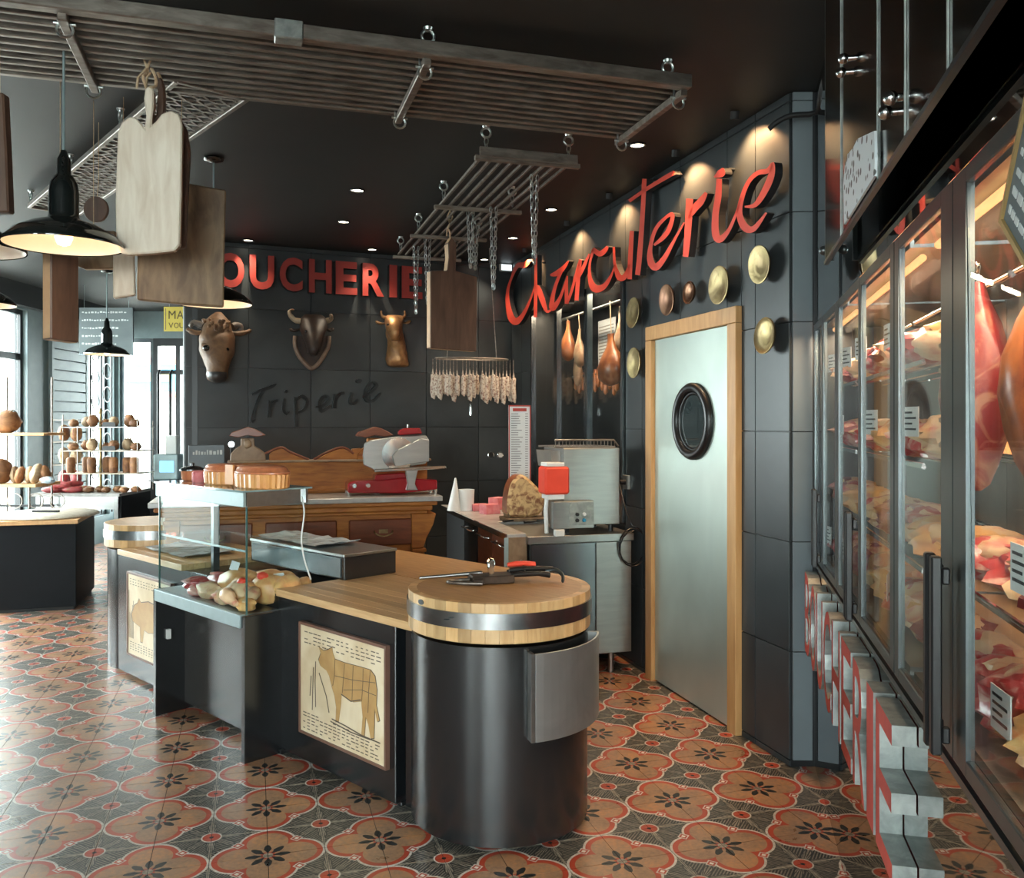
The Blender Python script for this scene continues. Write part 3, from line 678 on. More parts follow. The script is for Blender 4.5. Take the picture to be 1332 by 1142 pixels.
# ---------------------------------------------------------------- framed animal prints
COWPX = [(155,395),(148,375),(156,352),(150,330),(165,342),(180,340),(196,330),(199,352),(206,372),(240,385),(290,398),(330,410),(346,432),(353,480),(351,535),(362,588),(354,592),(345,545),(344,600),(342,650),(331,650),(323,602),(314,575),(309,640),(298,642),(303,575),(298,520),(270,523),(244,508),(229,492),(227,530),(219,590),(208,592),(210,540),(204,500),(195,470),(186,432),(176,412),(163,402)]
def framed_print(name, label, x0, x1, z0, z1, draw, y=-.022):
    t = thing(name, label, 'picture', FC.o, FC.rz); w = .012
    obj('picture_frame', MB().box(x0, x1, y, 0, z1-w, z1).box(x0, x1, y, 0, z0, z0+w).box(x0, x0+w, y, 0, z0+w, z1-w).box(x1-w, x1, y, 0, z0+w, z1-w), pm('brown frame '+name, (.20, .10, .07), .4), t, bevel=.001)
    obj('print_sheet', MB().box(x0+w, x1-w, y+.005, -.001, z0+w, z1-w), CREAM, t)
    draw(t, x0+w, x1-w, z0+w, z1-w, y+.005); return t
def draw_cow(t, x0, x1, z0, z1, y):
    P = [FC.px(360+a/2.707, 720+b/2.707, y) for a, b in COWPX]
    obj('cow_outline', MB().prism([(cx+(px-cx)*1.02, cz+(pz-cz)*1.02) for (px, pz) in P for cx, cz in [(sum(q[0] for q in P)/len(P), sum(q[1] for q in P)/len(P))]], y-.0006, y), INKB, t)
    obj('cow_figure', MB().prism(P, y-.0014, y-.0006), COWC, t)
    m = MB()  # butcher cut lines, ground, sketch strokes
    def ln(pts, w=.003): 
        q = [FC.px(360+a/2.707, 720+b/2.707, y) for a, b in pts]
        for (ax, az), (bx, bz) in zip(q[:-1], q[1:]):
            L = math.hypot(bx-ax, bz-az) or 1; nx, nz = -(bz-az)/L*w/2, (bx-ax)/L*w/2
            m.prism([(ax+nx, az+nz), (bx+nx, bz+nz), (bx-nx, bz-nz), (ax-nx, az-nz)], y-.0020, y-.0014)
    for p in ([(206,372),(204,430),(198,465)], [(240,388),(236,440),(232,490)], [(270,395),(268,450),(266,520)], [(305,405),(304,460),(300,520)], [(330,412),(325,480),(322,560)], [(206,430),(268,445),(348,455)], [(236,480),(300,480),(350,500)]): ln(p, .0025)
    for p in ([(195,582),(240,605),(300,640),(365,668)], [(190,590),(260,628),(330,655)], [(185,560),(175,500),(150,420)], [(130,400),(128,470),(126,550)], [(138,380),(136,450),(138,540)], [(122,430),(118,500)], [(228,495),(262,520),(296,515)]): ln(p, .005)
    obj('ink_lines', m, INKB, t)
    m = MB(); R = random.Random(5)
    for k in range(4):
        for i in range(16):
            xx = x0+.03+i*(x1-x0-.05)/16
            if R.random() < .8: m.box(xx, xx+R.uniform(.012, .03), y-.0008, y, z1-.03-k*.016, z1-.026-k*.016)
    for k in range(6):
        for i in range(17):
            xx = x0+.02+i*(x1-x0-.05)/17
            if R.random() < .85: m.box(xx, xx+R.uniform(.012, .03), y-.0008, y, z0+.085-k*.014, z0+.089-k*.014)
    obj('printed_lines', m, INKB, t)
def draw_pig(t, x0, x1, z0, z1, y):
    m = MB(); w, h = x1-x0, z1-z0
    P = [(.10, .5), (.16, .62), (.24, .66), (.28, .72), (.32, .68), (.5, .72), (.7, .70), (.8, .62), (.86, .66), (.82, .55), (.8, .4), (.76, .22), (.71, .22), (.7, .38), (.5, .34), (.4, .36), (.36, .2), (.31, .2), (.3, .38), (.2, .4), (.12, .42)]
    obj('pig_outline', MB().prism([(x0+w*(.5+(a-.5)*1.03), z0+h*(.47+(b-.47)*1.04)) for a, b in P], y-.0006, y), INKB, t)
    obj('pig_figure', MB().prism([(x0+w*a, z0+h*b) for a, b in P], y-.0012, y-.0006), COWC, t)
    R = random.Random(8)
    for k in range(3):
        for i in range(14): m.box(x0+.03+i*w/15.5, x0+.03+i*w/15.5+R.uniform(.01, .026), y-.0008, y, z1-.03-k*.016, z1-.026-k*.016)
    for k in range(4):
        for i in range(14): m.box(x0+.03+i*w/15.5, x0+.03+i*w/15.5+R.uniform(.01, .026), y-.0008, y, z0+.07-k*.014, z0+.074-k*.014)
    for i in range(6): m.box(x0+w*(.02+.022*i), x0+w*(.02+.022*i)+.004, y-.0008, y, z0+h*.2, z0+h*R.uniform(.5, .8))
    obj('printed_lines', m, INKB, t)
framed_print('cow_picture', 'framed cream print of a standing cow on the counter front beside the near drum', -.775, -.135, .150, .652, draw_cow)
framed_print('pig_picture', 'framed cream animal print half hidden left of the glass display case', -2.68, -2.08, .150, .652, draw_pig)
# ---------------------------------------------------------------- glass display case
X0, X1, YF, YB = -1.918, -.955, -.19, .16
gc = thing('display_case', 'glass display case of dressed meats on a black stand at the counter middle', 'display case', FC.o, FC.rz)
obj('side_panel', MB().box(X1-.03, X1, YF, YB, .0, .668), BLKMET, gc, bevel=.002)
obj('side_panel', MB().box(X0, X0+.03, YF, YB, .0, .668), BLKMET, gc, bevel=.002)
obj('stand_front', MB().box(X0+.03, X1-.03, YF+.16, YB, .04, .60), pm('smoked panel', (.035, .034, .032), .25, c2=(.028, .027, .026)), gc)
obj('door_catch', MB().box(X0+.03, X0+.05, YF+.055, YF+.075, .40, .45), WHITE, gc)
obj('base_rail', MB().box(X0+.03, X1-.03, YF-.008, YF+.02, .612, .672), ALU, gc, bevel=.002)
obj('tray_floor', MB().box(X0+.03, X1-.03, YF+.02, YB, .655, .672), STEELH, gc)
obj('top_rail', MB().box(X0+.03, X1-.012, YF, YF+.016, 1.165, 1.232), ALU, gc, bevel=.002)
obj('top_rail', MB().box(X1-.026, X1-.012, YF+.018, YB-.05, 1.165, 1.232), STEELH, gc)
obj('top_rail', MB().box(X0+.03, X1-.026, YB-.012, YB, 1.165, 1.232), STEELH, gc)
g = .006
obj('top_glass', MB().box(X0+.02, X1-.004, YF-.006, YB+.01, 1.233, 1.241), pm('glass top sheet', (.25, .36, .36), .08, c2=(.22, .32, .32), coat=.5), gc)
for nm, b in (('front_glass', (X0+.03, X1-.02, YF+.017, YF+.017+g, .673, 1.164)), ('side_glass', (X1-.02, X1-.02+g, YF+.018, YB-.01, .673, 1.164)), ('side_glass', (X0+.03, X0+.03+g, YF+.024, YB-.01, .673, 1.164)), ('glass_shelf', (X0+.04, X1-.03, YF+.03, YB-.02, .955, .963))):
    obj(nm, MB().box(*b), GLASS, gc)
obj('glass_edge', MB().box(X1-.0205, X1-.0135, YF+.0165, YF+.0235, .673, 1.164), GLEDGE, gc)
obj('glass_edge', MB().box(X0+.0295, X0+.0365, YF+.0165, YF+.0235, .673, 1.164), GLEDGE, gc)
obj('glass_edge', MB().box(X0+.04, X1-.03, YF+.027, YF+.0298, .954, .964), ALU, gc)
obj('shelf_bracket', MB().box(X0+.05, X0+.08, YB-.05, YB-.015, .673, 1.164), DKSTEEL, gc)
# meats on its tray: poultry and roasts
R = random.Random(11)
def tagcard(t, p, rz, w=.055, h=.045, tilt=-.3):
    o = obj('price_card', MB().box(-w/2, w/2, 0, .002, 0, h).box(-w*.35, w*.35, -.0006, 0, h*.62, h*.72).box(-w*.3, w*.25, -.0006, 0, h*.35, h*.48), PAPER, t, p, rz); o.rotation_euler = (tilt, .15, rz); return o
def bird(x, y, z, rz, s, label, mat=CHEESE, leg=True, card=None, group=None, cap=None):
    t = thing('dressed_chicken', label, 'chicken', FC.w(x, y, z), FC.rz+rz, group)
    obj('carcass', MB().blob((0, 0, .058*s), (.095*s, .07*s, .060*s), seed=x*9, amp=.22, nu=16, nv=12), mat, t)
    if leg:
        for sx in (-1, 1):
            obj('leg', MB().tube(cr([(.02*s, sx*.045*s, .05*s), (.075*s, sx*.06*s, .07*s), (.12*s, sx*.03*s, .05*s), (.15*s, sx*.015*s, .04*s)], 3), [.034*s]*3+[.030*s]*3+[.014*s]*3+[.011*s], 8), mat, t)
    if cap: obj('red_cap', MB().blob((0, 0, 0), (.030, .024, .02), 1, .2), DISP, t, cap)
    if card: tagcard(t, card, -FC.rz*0)
    return t
bird(-1.34, .0, .675, .3, 1.25, 'yellow chicken with a white card behind the front glass left of the corner', card=(-.02, -.03, .14))
bird(-1.10, .02, .675, -2.6, 1.2, 'round pale chicken with a white card close behind the case side glass', card=(-.03, -.06, .10), cap=(.02, .03, .14))
bird(-1.16, -.10, .675, -.5, 1.05, 'yellow chicken lying against the front glass at the case corner', mat=FAT, card=(.06, -.05, .05), cap=(.02, .01, .12))
bird(-1.03, .08, .70, 2.2, 1.0, 'cream coloured chicken at the open back right of the case')
bird(-1.24, .10, .70, .9, 1.0, 'small pale poultry piece at the back of the case tray', mat=CHEESE)
for x, y, z, rx, ry, rz_, mt, lb in ((-1.66, -.06, 0, .11, .07, .04, MEAT, 'flat marbled roast at the far left of the case tray'), (-1.53, .0, 0, .10, .07, .055, MEATD, 'dark red rolled roast left of the chickens in the case'), (-1.45, -.11, 0, .08, .055, .045, FAT, 'fat capped joint by the front glass of the case'), (-1.26, -.13, 0, .06, .045, .04, FAT, 'small orange fat joint between the two front chickens'), (-1.72, .07, 0, .09, .06, .04, MEAT, 'thin red joint at the back left of the case tray'),
  (-1.56, -.12, 0, .06, .04, .03, MEAT, 'small bright red cut at the front left of the case tray'), (-1.42, .09, 0, .07, .05, .05, MEAT, 'red and white joint at the back behind the yellow chicken'), (-1.05, -.13, 0, .06, .045, .035, CHEESE, 'small yellow piece in the near corner of the case tray')):
    o = one('meat_joint', lb, 'meat', MB().blob((0, 0, rz_*.9), (rx, ry, rz_), seed=x*5, amp=.35, nu=16, nv=10), mt, FC.w(x, y, .674), FC.rz, 'meat joints in the display case')
c = thing('card_stand', 'small white price card standing among the red roasts in the case', 'price card', FC.w(-1.56, -.11, .675), FC.rz); obj('card', MB().box(-.02, .02, 0, .002, .0, .05), PAPER, c); obj('print', MB().box(-.012, .012, -.001, 0, .02, .024), INK, c)
# twine hanging from the case top
tw = one('cord', 'thin pale cord hanging from the side of the glass display case', 'cord', MB().tube(cr([FC.w(X1+.012, YB-.06, 1.20), FC.w(X1+.012, YB-.045, 1.12), FC.w(X1+.012, YB-.06, 1.0), FC.w(X1+.02, YB-.05, .90), FC.w(X1+.03, YB-.02, .80)], 5), .004, 6), WHITE)
# tins of pate on top of the case
def terrine(x, y, z, rz, a, b, h, label, mats=(TERR, TERRY)):
    t = thing('ribbed_terrine', label, 'terrine', FC.w(x, y, z), FC.rz+rz, None)
    n = 56; secs = []
    def oval(k, zz, rib): return [Vector((a*k*cos(2*pi*i/n)*(1+rib*(i % 2)), b*k*sin(2*pi*i/n)*(1+rib*(i % 2)), zz)) for i in range(n)]
    obj('body', MB().loft([oval(.94, 0, .0), oval(.97, .006, .05), oval(1.0, h*.62, .05), oval(1.0, h*.64, 0)], smooth=False), mats[1], t)
    obj('lid', MB().loft([oval(1.02, h*.64, 0), oval(1.05, h*.66, 0), oval(1.05, h*.72, 0), oval(.99, h*.73, .012), oval(.93, h*.88, .012), oval(.84, h*.96, 0), oval(.3, h, 0)]), mats[0], t)
    return t
tr_ = terrine(-1.08, -.03, 1.241, .05, .165, .10, .108, 'large oval ribbed orange terrine at the near end of the case top')
terrine(-1.44, -.03, 1.241, .0, .13, .09, .104, 'smaller oval ribbed orange terrine in the middle of the case top')
o = obj('paper_label', MB().box(-.035, .035, -.008, .0, .01, .106), TERRY, tr_, (-.18, -.06, 0))
pt = thing('red_pot', 'small red pot with dark lid at the far left end of the case top', 'pot', FC.w(-1.80, -.03, 1.241), 0)
obj('pot_body', MB().lathe([(0, 0), (.045, 0), (.055, .01), (.058, .05), (.062, .054), (0, .054)], 24), TERR, pt); obj('pot_lid', MB().lathe([(.066, .055), (.066, .062), (.04, .075), (.012, .08), (.012, .095), (0, .097)], 24), BLKMET, pt)
pt = thing('glass_jar', 'small squat glass jar between the red pot and the orange terrine', 'jar', FC.w(-1.665, -.06, 1.241), 0)
obj('jar_body', MB().lathe([(0, 0), (.030, 0), (.034, .01), (.034, .05), (.026, .06), (0, .06)], 20), PINK, pt)
# ---------------------------------------------------------------- chilled box behind the case, on the countertop
cb = thing('chilled_box', 'low black chilled box with a stainless lid on the counter behind the case', 'chiller', FC.w(-.62, .95, .775), FC.rz)
pz = FC.M.inverted() @ Vector((-.824, 4.27, 0))
cb.location = FC.w(pz.x, pz.y, .775)
obj('box_body', MB().box(-.90, 0, 0, .32, 0, .112), BLKMET, cb, bevel=.002)
obj('steel_lid', MB().box(-.905, .004, -.005, .325, .112, .127), STEELH, cb, bevel=.002)
obj('glass_front', MB().box(-.88, -.03, -.006, -.001, .01, .105), pm('grey glazing', (.22, .26, .27), .12, c2=(.16, .19, .20), coat=.4), cb)
# support for the deeper counter behind
dc = thing('back_counter', 'black rear service counter under the chilled box', 'counter', FC.o, FC.rz)
obj('body', MB().box(-1.88, -.42, .60, 1.15, 0, .765), BLKMET, dc); obj('worktop', MB().box(-1.88, -.42, .60, 1.15, .765, .7745), OAKTOP, dc)
PLS = pm('crumpled clear film', (.62, .68, .70), .2, c2=(.5, .56, .58), scale=20, bump=.5, coat=.5)
m = MB(); nx, ny = 14, 6; vs = []
for j in range(ny+1):
    for i in range(nx+1): vs.append((i/nx*.62, j/ny*.26, .004+.022*abs(noise.noise(Vector((i*.7, j*.9, 3))))+(.01 if i in (0, nx) else 0)))
m.add(vs+[(a, b, c+.002) for a, b, c in vs], [(j*(nx+1)+i, j*(nx+1)+i+1, (j+1)*(nx+1)+i+1, (j+1)*(nx+1)+i) for j in range(ny) for i in range(nx)]+[((nx+1)*(ny+1)+j*(nx+1)+i, (nx+1)*(ny+1)+(j+1)*(nx+1)+i, (nx+1)*(ny+1)+(j+1)*(nx+1)+i+1, (nx+1)*(ny+1)+j*(nx+1)+i+1) for j in range(ny) for i in range(nx)])
one('plastic_sheet', 'crumpled clear plastic sheet on the steel lid behind the glass case', 'plastic sheet', m, PLS, FC.w(pz.x-.88, pz.y+.03, .9025), FC.rz)
m2 = MB(); m2.add([(a*.9, b*1.2, c) for a, b, c in vs]+[(a*.9, b*1.2, c+.002) for a, b, c in vs], m.f)
one('wrapping_film', 'shiny pale wrapping film spread on the countertop beside the far butcher block', 'wrapping film', m2, PLS, FC.w(-2.66, .08, .7755), FC.rz)
# ---------------------------------------------------------------- tools on the near block
tl = thing('knife_sheath', 'dark metal butcher sheath with red and black handled knives on the round block', 'knife sheath', fl(648, 757, .908), radians(14))
obj('sheath', MB().box(-.10, .05, -.035, .035, .0, .022).box(-.10, -.06, -.045, .045, .002, .018), pm('worn sheath steel', (.14, .10, .075), .4, .7, c2=(.05, .04, .035), scale=14), tl, bevel=.003)
obj('belt_chain', MB().tube(cr([(-.10, 0, .01), (-.14, .02, .006), (-.18, .0, .006), (-.13, -.035, .006), (-.07, -.055, .006)], 4), .005, 6), RUSTY, tl)
for y, mt, l, z in ((-.022, BLACKPL, .14, .020), (.0, BLACKPL, .16, .03), (.022, DISP, .10, .042), (.028, BLKMET, .09, .022)):
    kn = obj('knife_handle', MB().tube([(.04, y, z), (.07, y, z+.002), (.04+l*.7, y, z+.002), (.04+l, y, z-.003)], [.008, .011, .010, .013], 8, flat=.7), mt, tl)
    obj('rivet', MB().lathe([(0, .0), (.003, 0), (.003, .012), (0, .012)], 8, (.09, y, z)), CHROME, kn)
obj('buckle', MB().box(-.035, -.018, -.012, .012, .022, .06).ring((-.026, 0, .05), .012, .004, 'Y', 12, 5), CHROME, tl)
obj('honing_steel', MB().tube([(-.27, .05, .012), (-.05, .03, .022)], [.004, .006], 8), STEEL, tl)
tl.scale = (1.15, 1.3, 1.5)
hk = obj('hook_blade', MB().tube(cr([(.17, -.01, .025), (.20, -.03, .03), (.215, -.06, .02), (.205, -.09, .006)], 4), [.006]*4+[.007]*4+[.006]*4+[.002], 6), DKSTEEL, tl)
# ---------------------------------------------------------------- antique marble topped dresser
ex, ey = Vector((cos(E), sin(E), 0)), Vector((-sin(E), cos(E), 0))
dpos = at(576, 645, 5.9); dpos.z = 0
FD = Frame((dpos.x, dpos.y), E)            # x runs left (negative) along the front, right front corner of the marble at 0
TZ = CH-(645-HY)/FP*5.9                     # top height
dz = thing('antique_dresser', 'carved oak dresser with a marble top and scrolled back board', 'dresser', FD.o, E)
obj('marble_top', MB().box(-1.86, 0, .0, .56, TZ-.035, TZ), MARBLE, dz, bevel=.004)
obj('cornice', MB().box(-1.83, -.03, .03, .55, TZ-.065, TZ-.036).box(-1.80, -.06, .05, .55, TZ-.10, TZ-.066).box(-1.77, -.09, .07, .55, TZ-.125, TZ-.101), ANT, dz, bevel=.006)
obj('carcass', MB().box(-1.72, -.14, .11, .54, .08, TZ-.126), ANT, dz, bevel=.003)
for x in (-1.70, -1.16, -.62):
    d = obj('drawer', MB().box(x+.0, x+.46, .092, .112, TZ-.335, TZ-.155), ANTD, dz, bevel=.008)
    xc = x+.23
    obj('pull', MB().tube(cr([(xc-.06, .09, TZ-.235), (xc-.055, .07, TZ-.25), (xc, .065, TZ-.268), (xc+.055, .07, TZ-.25), (xc+.06, .09, TZ-.235)], 3), .005, 6).box(xc-.03, xc+.03, .088, .094, TZ-.25, TZ-.225), BRASS, d)
for x in (-1.78, -.20):
    P = [(x, TZ-.126), (x+.17, TZ-.126), (x+.15, TZ-.20), (x+.10, TZ-.30), (x+.08, TZ-.36), (x, TZ-.36)] if x > -1 else [(x, TZ-.126), (x+.1, TZ-.126), (x+.1, TZ-.36), (x+.02, TZ-.3)]
    obj('corbel', MB().prism(P, .075, .53), ANT, dz, bevel=.004)
    obj('base_moulding', MB().box(x, x+.10, .06, .53, TZ-.385, TZ-.362), ANT, dz, bevel=.004)
    obj('leg', MB().box(x+.01, x+.09, .08, .14, 0, TZ-.386).box(x+.024, x+.076, .074, .08, .1, TZ-.42), ANT, dz, bevel=.003)
for x in (-1.72, -1.18, -.66):
    obj('cupboard_door', MB().box(x, x+.48, .098, .112, .14, TZ-.40).box(x+.06, x+.42, .088, .098, .20, TZ-.46), ANT, dz, bevel=.006)
FDB = Frame(FD.w(0, .46, 0), E)
def sx(px): return FDB.px(px, 600)[0]
zt = FDB.px(405, 601)[1]
obj('back_board', MB().box(sx(300), sx(556), .47, .54, TZ, zt).box(sx(300), sx(556), .455, .47, TZ+.01, TZ+.03), ANT, dz, bevel=.003)
obj('back_ledge', MB().box(sx(296), sx(560), .43, .55, zt, zt+.016), ANTP, dz, bevel=.004)
def sc(l, yy): return [FDB.px(x, y) for x, y in l]
Lsc = [(350, 600), (350, 592), (355, 586), (362, 583), (370, 583), (380, 588), (392, 595), (402, 598), (402, 602), (350, 603)]
obj('scroll', MB().prism(sc(Lsc, 0), .47, .53), ANT, dz, bevel=.004)
Rsc = [(408, 598), (418, 595), (432, 587), (444, 583), (452, 584), (458, 590), (458, 584), (470, 583), (478, 590), (478, 603), (408, 602)]
obj('scroll', MB().prism(sc(Rsc, 0), .47, .53), ANT, dz, bevel=.004)
for x0, x1 in ((345, 402), (408, 460)):
    q = cr([FDB.px(x0 if x0 < 400 else x1, 590), FDB.px((x0+20) if x0 < 400 else x1-14, 582), FDB.px((x0+x1)/2+(4 if x0 < 400 else -8), 588), FDB.px(x1 if x0 < 400 else x0, 598)], 5)
    obj('scroll_edge', MB().tube([(a, .462, b) for a, b in q], .009, 8), ANTD, dz)
for cx, mt in ((322, ANTP), (487, ANT)):
    P = sc([(cx-23, 602), (cx-22, 590), (cx-16, 584), (cx-9, 580), (cx-9, 570), (cx+9, 570), (cx+9, 580), (cx+16, 584), (cx+23, 590), (cx+24, 602)], 0)
    obj('finial_block', MB().prism(P, .45, .53), mt, dz, bevel=.006)
    P = sc([(cx-24, 567), (cx-20, 562), (cx-8, 558), (cx, 555), (cx+8, 557), (cx+18, 562), (cx+24, 566), (cx+12, 568), (cx, 566), (cx-12, 569)], 0)
    f = obj('finial_crest', MB().prism(P, .41, .54), ANTD, dz, bevel=.004)
    m = MB(); c = FDB.px(cx, 577); m.blob((c[0], .445, c[1]), (.026, .02, .034), 3, .3, nu=12, nv=8)
    obj('carved_mask', m, mt, dz)
# ---------------------------------------------------------------- red flywheel slicer
sl = thing('meat_slicer', 'red vintage meat slicer with a silver blade guard on the marble top', 'slicer', FD.w(FD.px(515, 640, .25)[0], .26, TZ), E)
S1 = .0053; k = 1/ FP*6.1
def q_(px, py): return ((px-515)*k, (642-py)*k)
obj('base', MB().prism([q_(452, 638), q_(452, 626), q_(460, 623), q_(500, 622), q_(520, 620), q_(566, 624), q_(566, 636), q_(520, 640)], -.10, .10), MACHRED, sl, bevel=.008)
obj('motor_housing', MB().prism([q_(486, 624), q_(488, 616), q_(525, 614), q_(527, 624)], -.07, .08), MACHRED, sl, bevel=.006)
for px in (454, 491, 564):
    a, b = q_(px, 642); obj('foot', MB().cyl((a, -.08, 0), (a, -.08, .035), .010, .014, 12).cyl((a, .08, 0), (a, .08, .035), .010, .014, 12), CHROME, sl)
for px in (460, 477): a, b = q_(px, 629); obj('control_knob', MB().cyl((a, -.10, b), (a, -.125, b), .016, .014, 16), CHROME, sl)
P = [q_(473, 604), q_(472, 592), q_(474, 576), q_(482, 572), q_(520, 567), q_(553, 566), q_(557, 572), q_(557, 588), q_(553, 603), q_(520, 608), q_(488, 611)]
obj('blade_guard', MB().prism(P, -.05, -.02), STEELH, sl, bevel=.006)
obj('blade_disc', MB().lathe([(0, 0), (.10, 0), (.115, .006), (0, .012)], 36, T=Matrix.Translation((*[q_(517, 590)[0]], -.052, q_(517, 590)[1])) @ Matrix.Rotation(pi/2, 4, 'X')), CHROME, sl)
obj('pusher_plate', MB().prism([q_(512, 606), q_(508, 592), q_(516, 584), q_(545, 570), q_(556, 572), q_(556, 600)], -.085, -.072), STEEL, sl, bevel=.004)
obj('carriage', MB().prism([q_(484, 608), q_(575, 605), q_(576, 609), q_(484, 612)], -.16, -.02), CHROME, sl, bevel=.004)
obj('carriage_arm', MB().prism([q_(524, 610), q_(540, 610), q_(536, 628), q_(540, 636), q_(525, 636), q_(527, 628)], -.13, -.09), STEEL, sl, bevel=.004)
a, b = q_(533, 560); obj('top_cover', MB().prism([q_(518, 566), q_(518, 560), q_(524, 557), q_(545, 557), q_(548, 564)], -.06, .02), MACHRED, sl, bevel=.006)
a, b = q_(531, 556); obj('sharpener_knob', MB().cyl((a, -.02, b), (a, -.02, b+.02), .012, .008, 12), CHROME, sl)
# ---------------------------------------------------------------- worktop along the charcuterie wall
w0 = fl(584.5, 662, .88); w1 = fl(659.7, 695, .88)
FWK = Frame((w1.x, w1.y), FR.rz)          # x towards the camera, y towards the wall
Lw = (w0-w1).length+.35
wt = thing('side_worktop', 'pale side worktop with dark doors beneath running back along the right wall', 'worktop', (w1.x, w1.y, 0), FR.rz)
obj('worktop', MB().plate([(-Lw, 0), (0, 0), (0, .12), (-.66, .12), (-.66, .845), (-Lw, .845)], .845, .88), MARBLE, wt, bevel=.003)
obj('front_edge', MB().box(-Lw, .0, -.012, -.001, .848, .879), CHROME, wt)
obj('carcass', MB().plate([(-Lw, .05), (-.02, .05), (-.02, .11), (-.67, .11), (-.67, .84), (-Lw, .84)], .1, .844), BLKMATT, wt)
obj('end_panel', MB().box(.002, .012, .005, .12, .62, .86), ANTP, wt); obj('end_strip', MB().box(.002, .014, -.02, .004, .64, .86), ALU, wt)
obj('plinth', MB().box(-Lw, -.68, .10, .80, 0, .1), BLKMATT, wt)
for i in range(3):
    d = obj('door', MB().box(-.42-i*.42+.005, -i*.42-.03, .03, .049, .13, .83), [ANTD, ANTD, BLKMET][i], wt, bevel=.002)
    obj('bar_handle', MB().tube([(-.36-i*.42, .03, .79), (-.36-i*.42, .0, .79), (-.10-i*.42, .0, .79), (-.10-i*.42, .03, .79)], .006, 6), CHROME, d)
sx0 = at(690, 698, 5.22)
FS = Frame((sx0.x, sx0.y), E)
xe = FS.px(829, 698)[0]; xm = FS.px(775, 750)[0]
stn = thing('steel_cabinet', 'stainless steel floor cabinet beside the door with short round feet', 'cabinet', (sx0.x, sx0.y, 0), E)
zt2 = FS.px(690, 698)[1]; xe = min(xe, .66)
obj('steel_top', MB().box(-.02, xe+.01, -.015, .62, zt2-.045, zt2), STEELH, stn, bevel=.002)
obj('cabinet_body', MB().box(0, xe, .012, .60, .125, zt2-.046), STEEL, stn, bevel=.002)
obj('door', MB().box(.003, xm-.004, -.004, .010, .13, zt2-.05), pm('steel with painted dark reflection', (.26, .29, .31), .2, 1, c2=(.2, .22, .24), scale=3), stn, bevel=.002)  # dark blue grey reflection on this door is put into its steel colour
obj('door', MB().box(xm+.002, xe-.003, -.004, .010, .13, zt2-.05), STEEL, stn, bevel=.002)
for x, y in ((xe-.12, .05), (.08, .05), (xe-.12, .55), (.08, .55), (xm-.0, .06)): obj('foot', MB().cyl((x, y, 0), (x, y, .125), .018, .020, 14), STEEL, stn)
# things on the worktop
def onw(px, py): p = fl(px, py, .8805); return p
p = onw(600, 664); c = thing('paper_cone_stack', 'white paper cone and tub at the far end of the side worktop', 'paper cone', p, E)
obj('cone', MB().cyl((-.055, 0, 0), (-.045, 0, .25), .055, .006, 20), WHITE, c); obj('tub', MB().lathe([(0, 0), (.055, 0), (.062, .16), (.058, .16), (.05, .01)], 22, (.04, .0, 0)), WHITE, c)
for i, (px, py) in enumerate([(624, 664), (637, 668), (648, 662)]):
    one('pink_packet', ['pink printed paper packet next to the white tub', 'pink printed paper packet in front of its two neighbours', 'pink printed paper packet nearest the ham'][i], 'packet', MB().box(-.06, .06, -.05, .05, 0, .05+.02*i).box(-.05, .05, -.052, -.05, .015, .035), PINK, onw(px, py), E+.3*i, 'pink packets on the side worktop', bevel=.012)
p = onw(683, 676); hm = thing('ham_on_stand', 'cut cured ham clamped on a wooden stand on the side worktop', 'ham', p, E)
FH = Frame((p.x, p.y), E)
P = [FH.px(a, b) for a, b in cr([(657, 671), (657, 650), (661, 630), (668, 620), (677, 617), (690, 627), (702, 641), (706, 655), (698, 668), (680, 672), (657, 671)], 3)[:-1]]
obj('ham', MB().prism([(a, b-.8805) for a, b in P], -.07, .09, 0, 1), [pm('mottled ham cut', (.62, .42, .20), .45, c2=(.22, .09, .04), scale=14, dist=2, contrast=(.38, .55)), HAM], hm, bevel=.02)
obj('stand', MB().box(-.16, .15, -.10, .10, 0, .022).box(.125, .145, -.02, .02, .022, .20).box(-.14, -.12, -.06, .06, .022, .06), BOARDB, hm, bevel=.004)
kx = thing('boning_knife', 'black handled knife lying left of the ham stand', 'knife', onw(655, 680), E+.5)
obj('handle', MB().tube([(0, 0, .01), (.10, 0, .01)], [.012, .010], 8, flat=.7), BLACKPL, kx); obj('blade', MB().prism([(.10, .006), (.22, .008), (.24, .012), (.10, .022)], -.001, .001), CHROME, kx)
kx = thing('carving_knife', 'black handled knife lying right in front of the ham stand', 'knife', onw(682, 681), E+.2)
obj('handle', MB().tube([(0, 0, .01), (.09, 0, .01)], [.012, .010], 8, flat=.7), BLACKPL, kx); obj('blade', MB().prism([(.09, .006), (.22, .008), (.24, .012), (.09, .022)], -.001, .001), CHROME, kx)
# tall price list leaning in the corner
xl, zl = FR.px(662, 655, -.9)
pl = thing('price_list', 'tall narrow white price list with a red border standing behind the ham', 'price list', at(676, 655, 6.3), E*.4)
wq, hq = 29/FP*6.3, 128/FP*6.3
pl.location.z = .8805
hq = (CH-(527-HY)/FP*6.3)-.8805
obj('board', MB().box(-wq/2, wq/2, 0, .012, 0, hq), PAPER, pl); obj('red_border', MB().box(-wq/2, -wq/2+.008, -.002, 0, 0, hq).box(wq/2-.008, wq/2, -.002, 0, 0, hq).box(-wq/2, wq/2, -.002, 0, hq-.01, hq), REDD, pl)
m = MB(); R = random.Random(3)
m.box(-.05, .05, -.002, 0, hq-.045, hq-.022)
obj('heading', m, REDD, pl); m = MB()
for i in range(34):
    z = hq-.06-i*.017; m.box(-.062, -.062+R.uniform(.04, .085), -.002, 0, z-.006, z); m.box(.04, .06, -.002, 0, z-.006, z)
obj('printed_lines', m, pm('grey print', (.30, .30, .31), .7), pl)
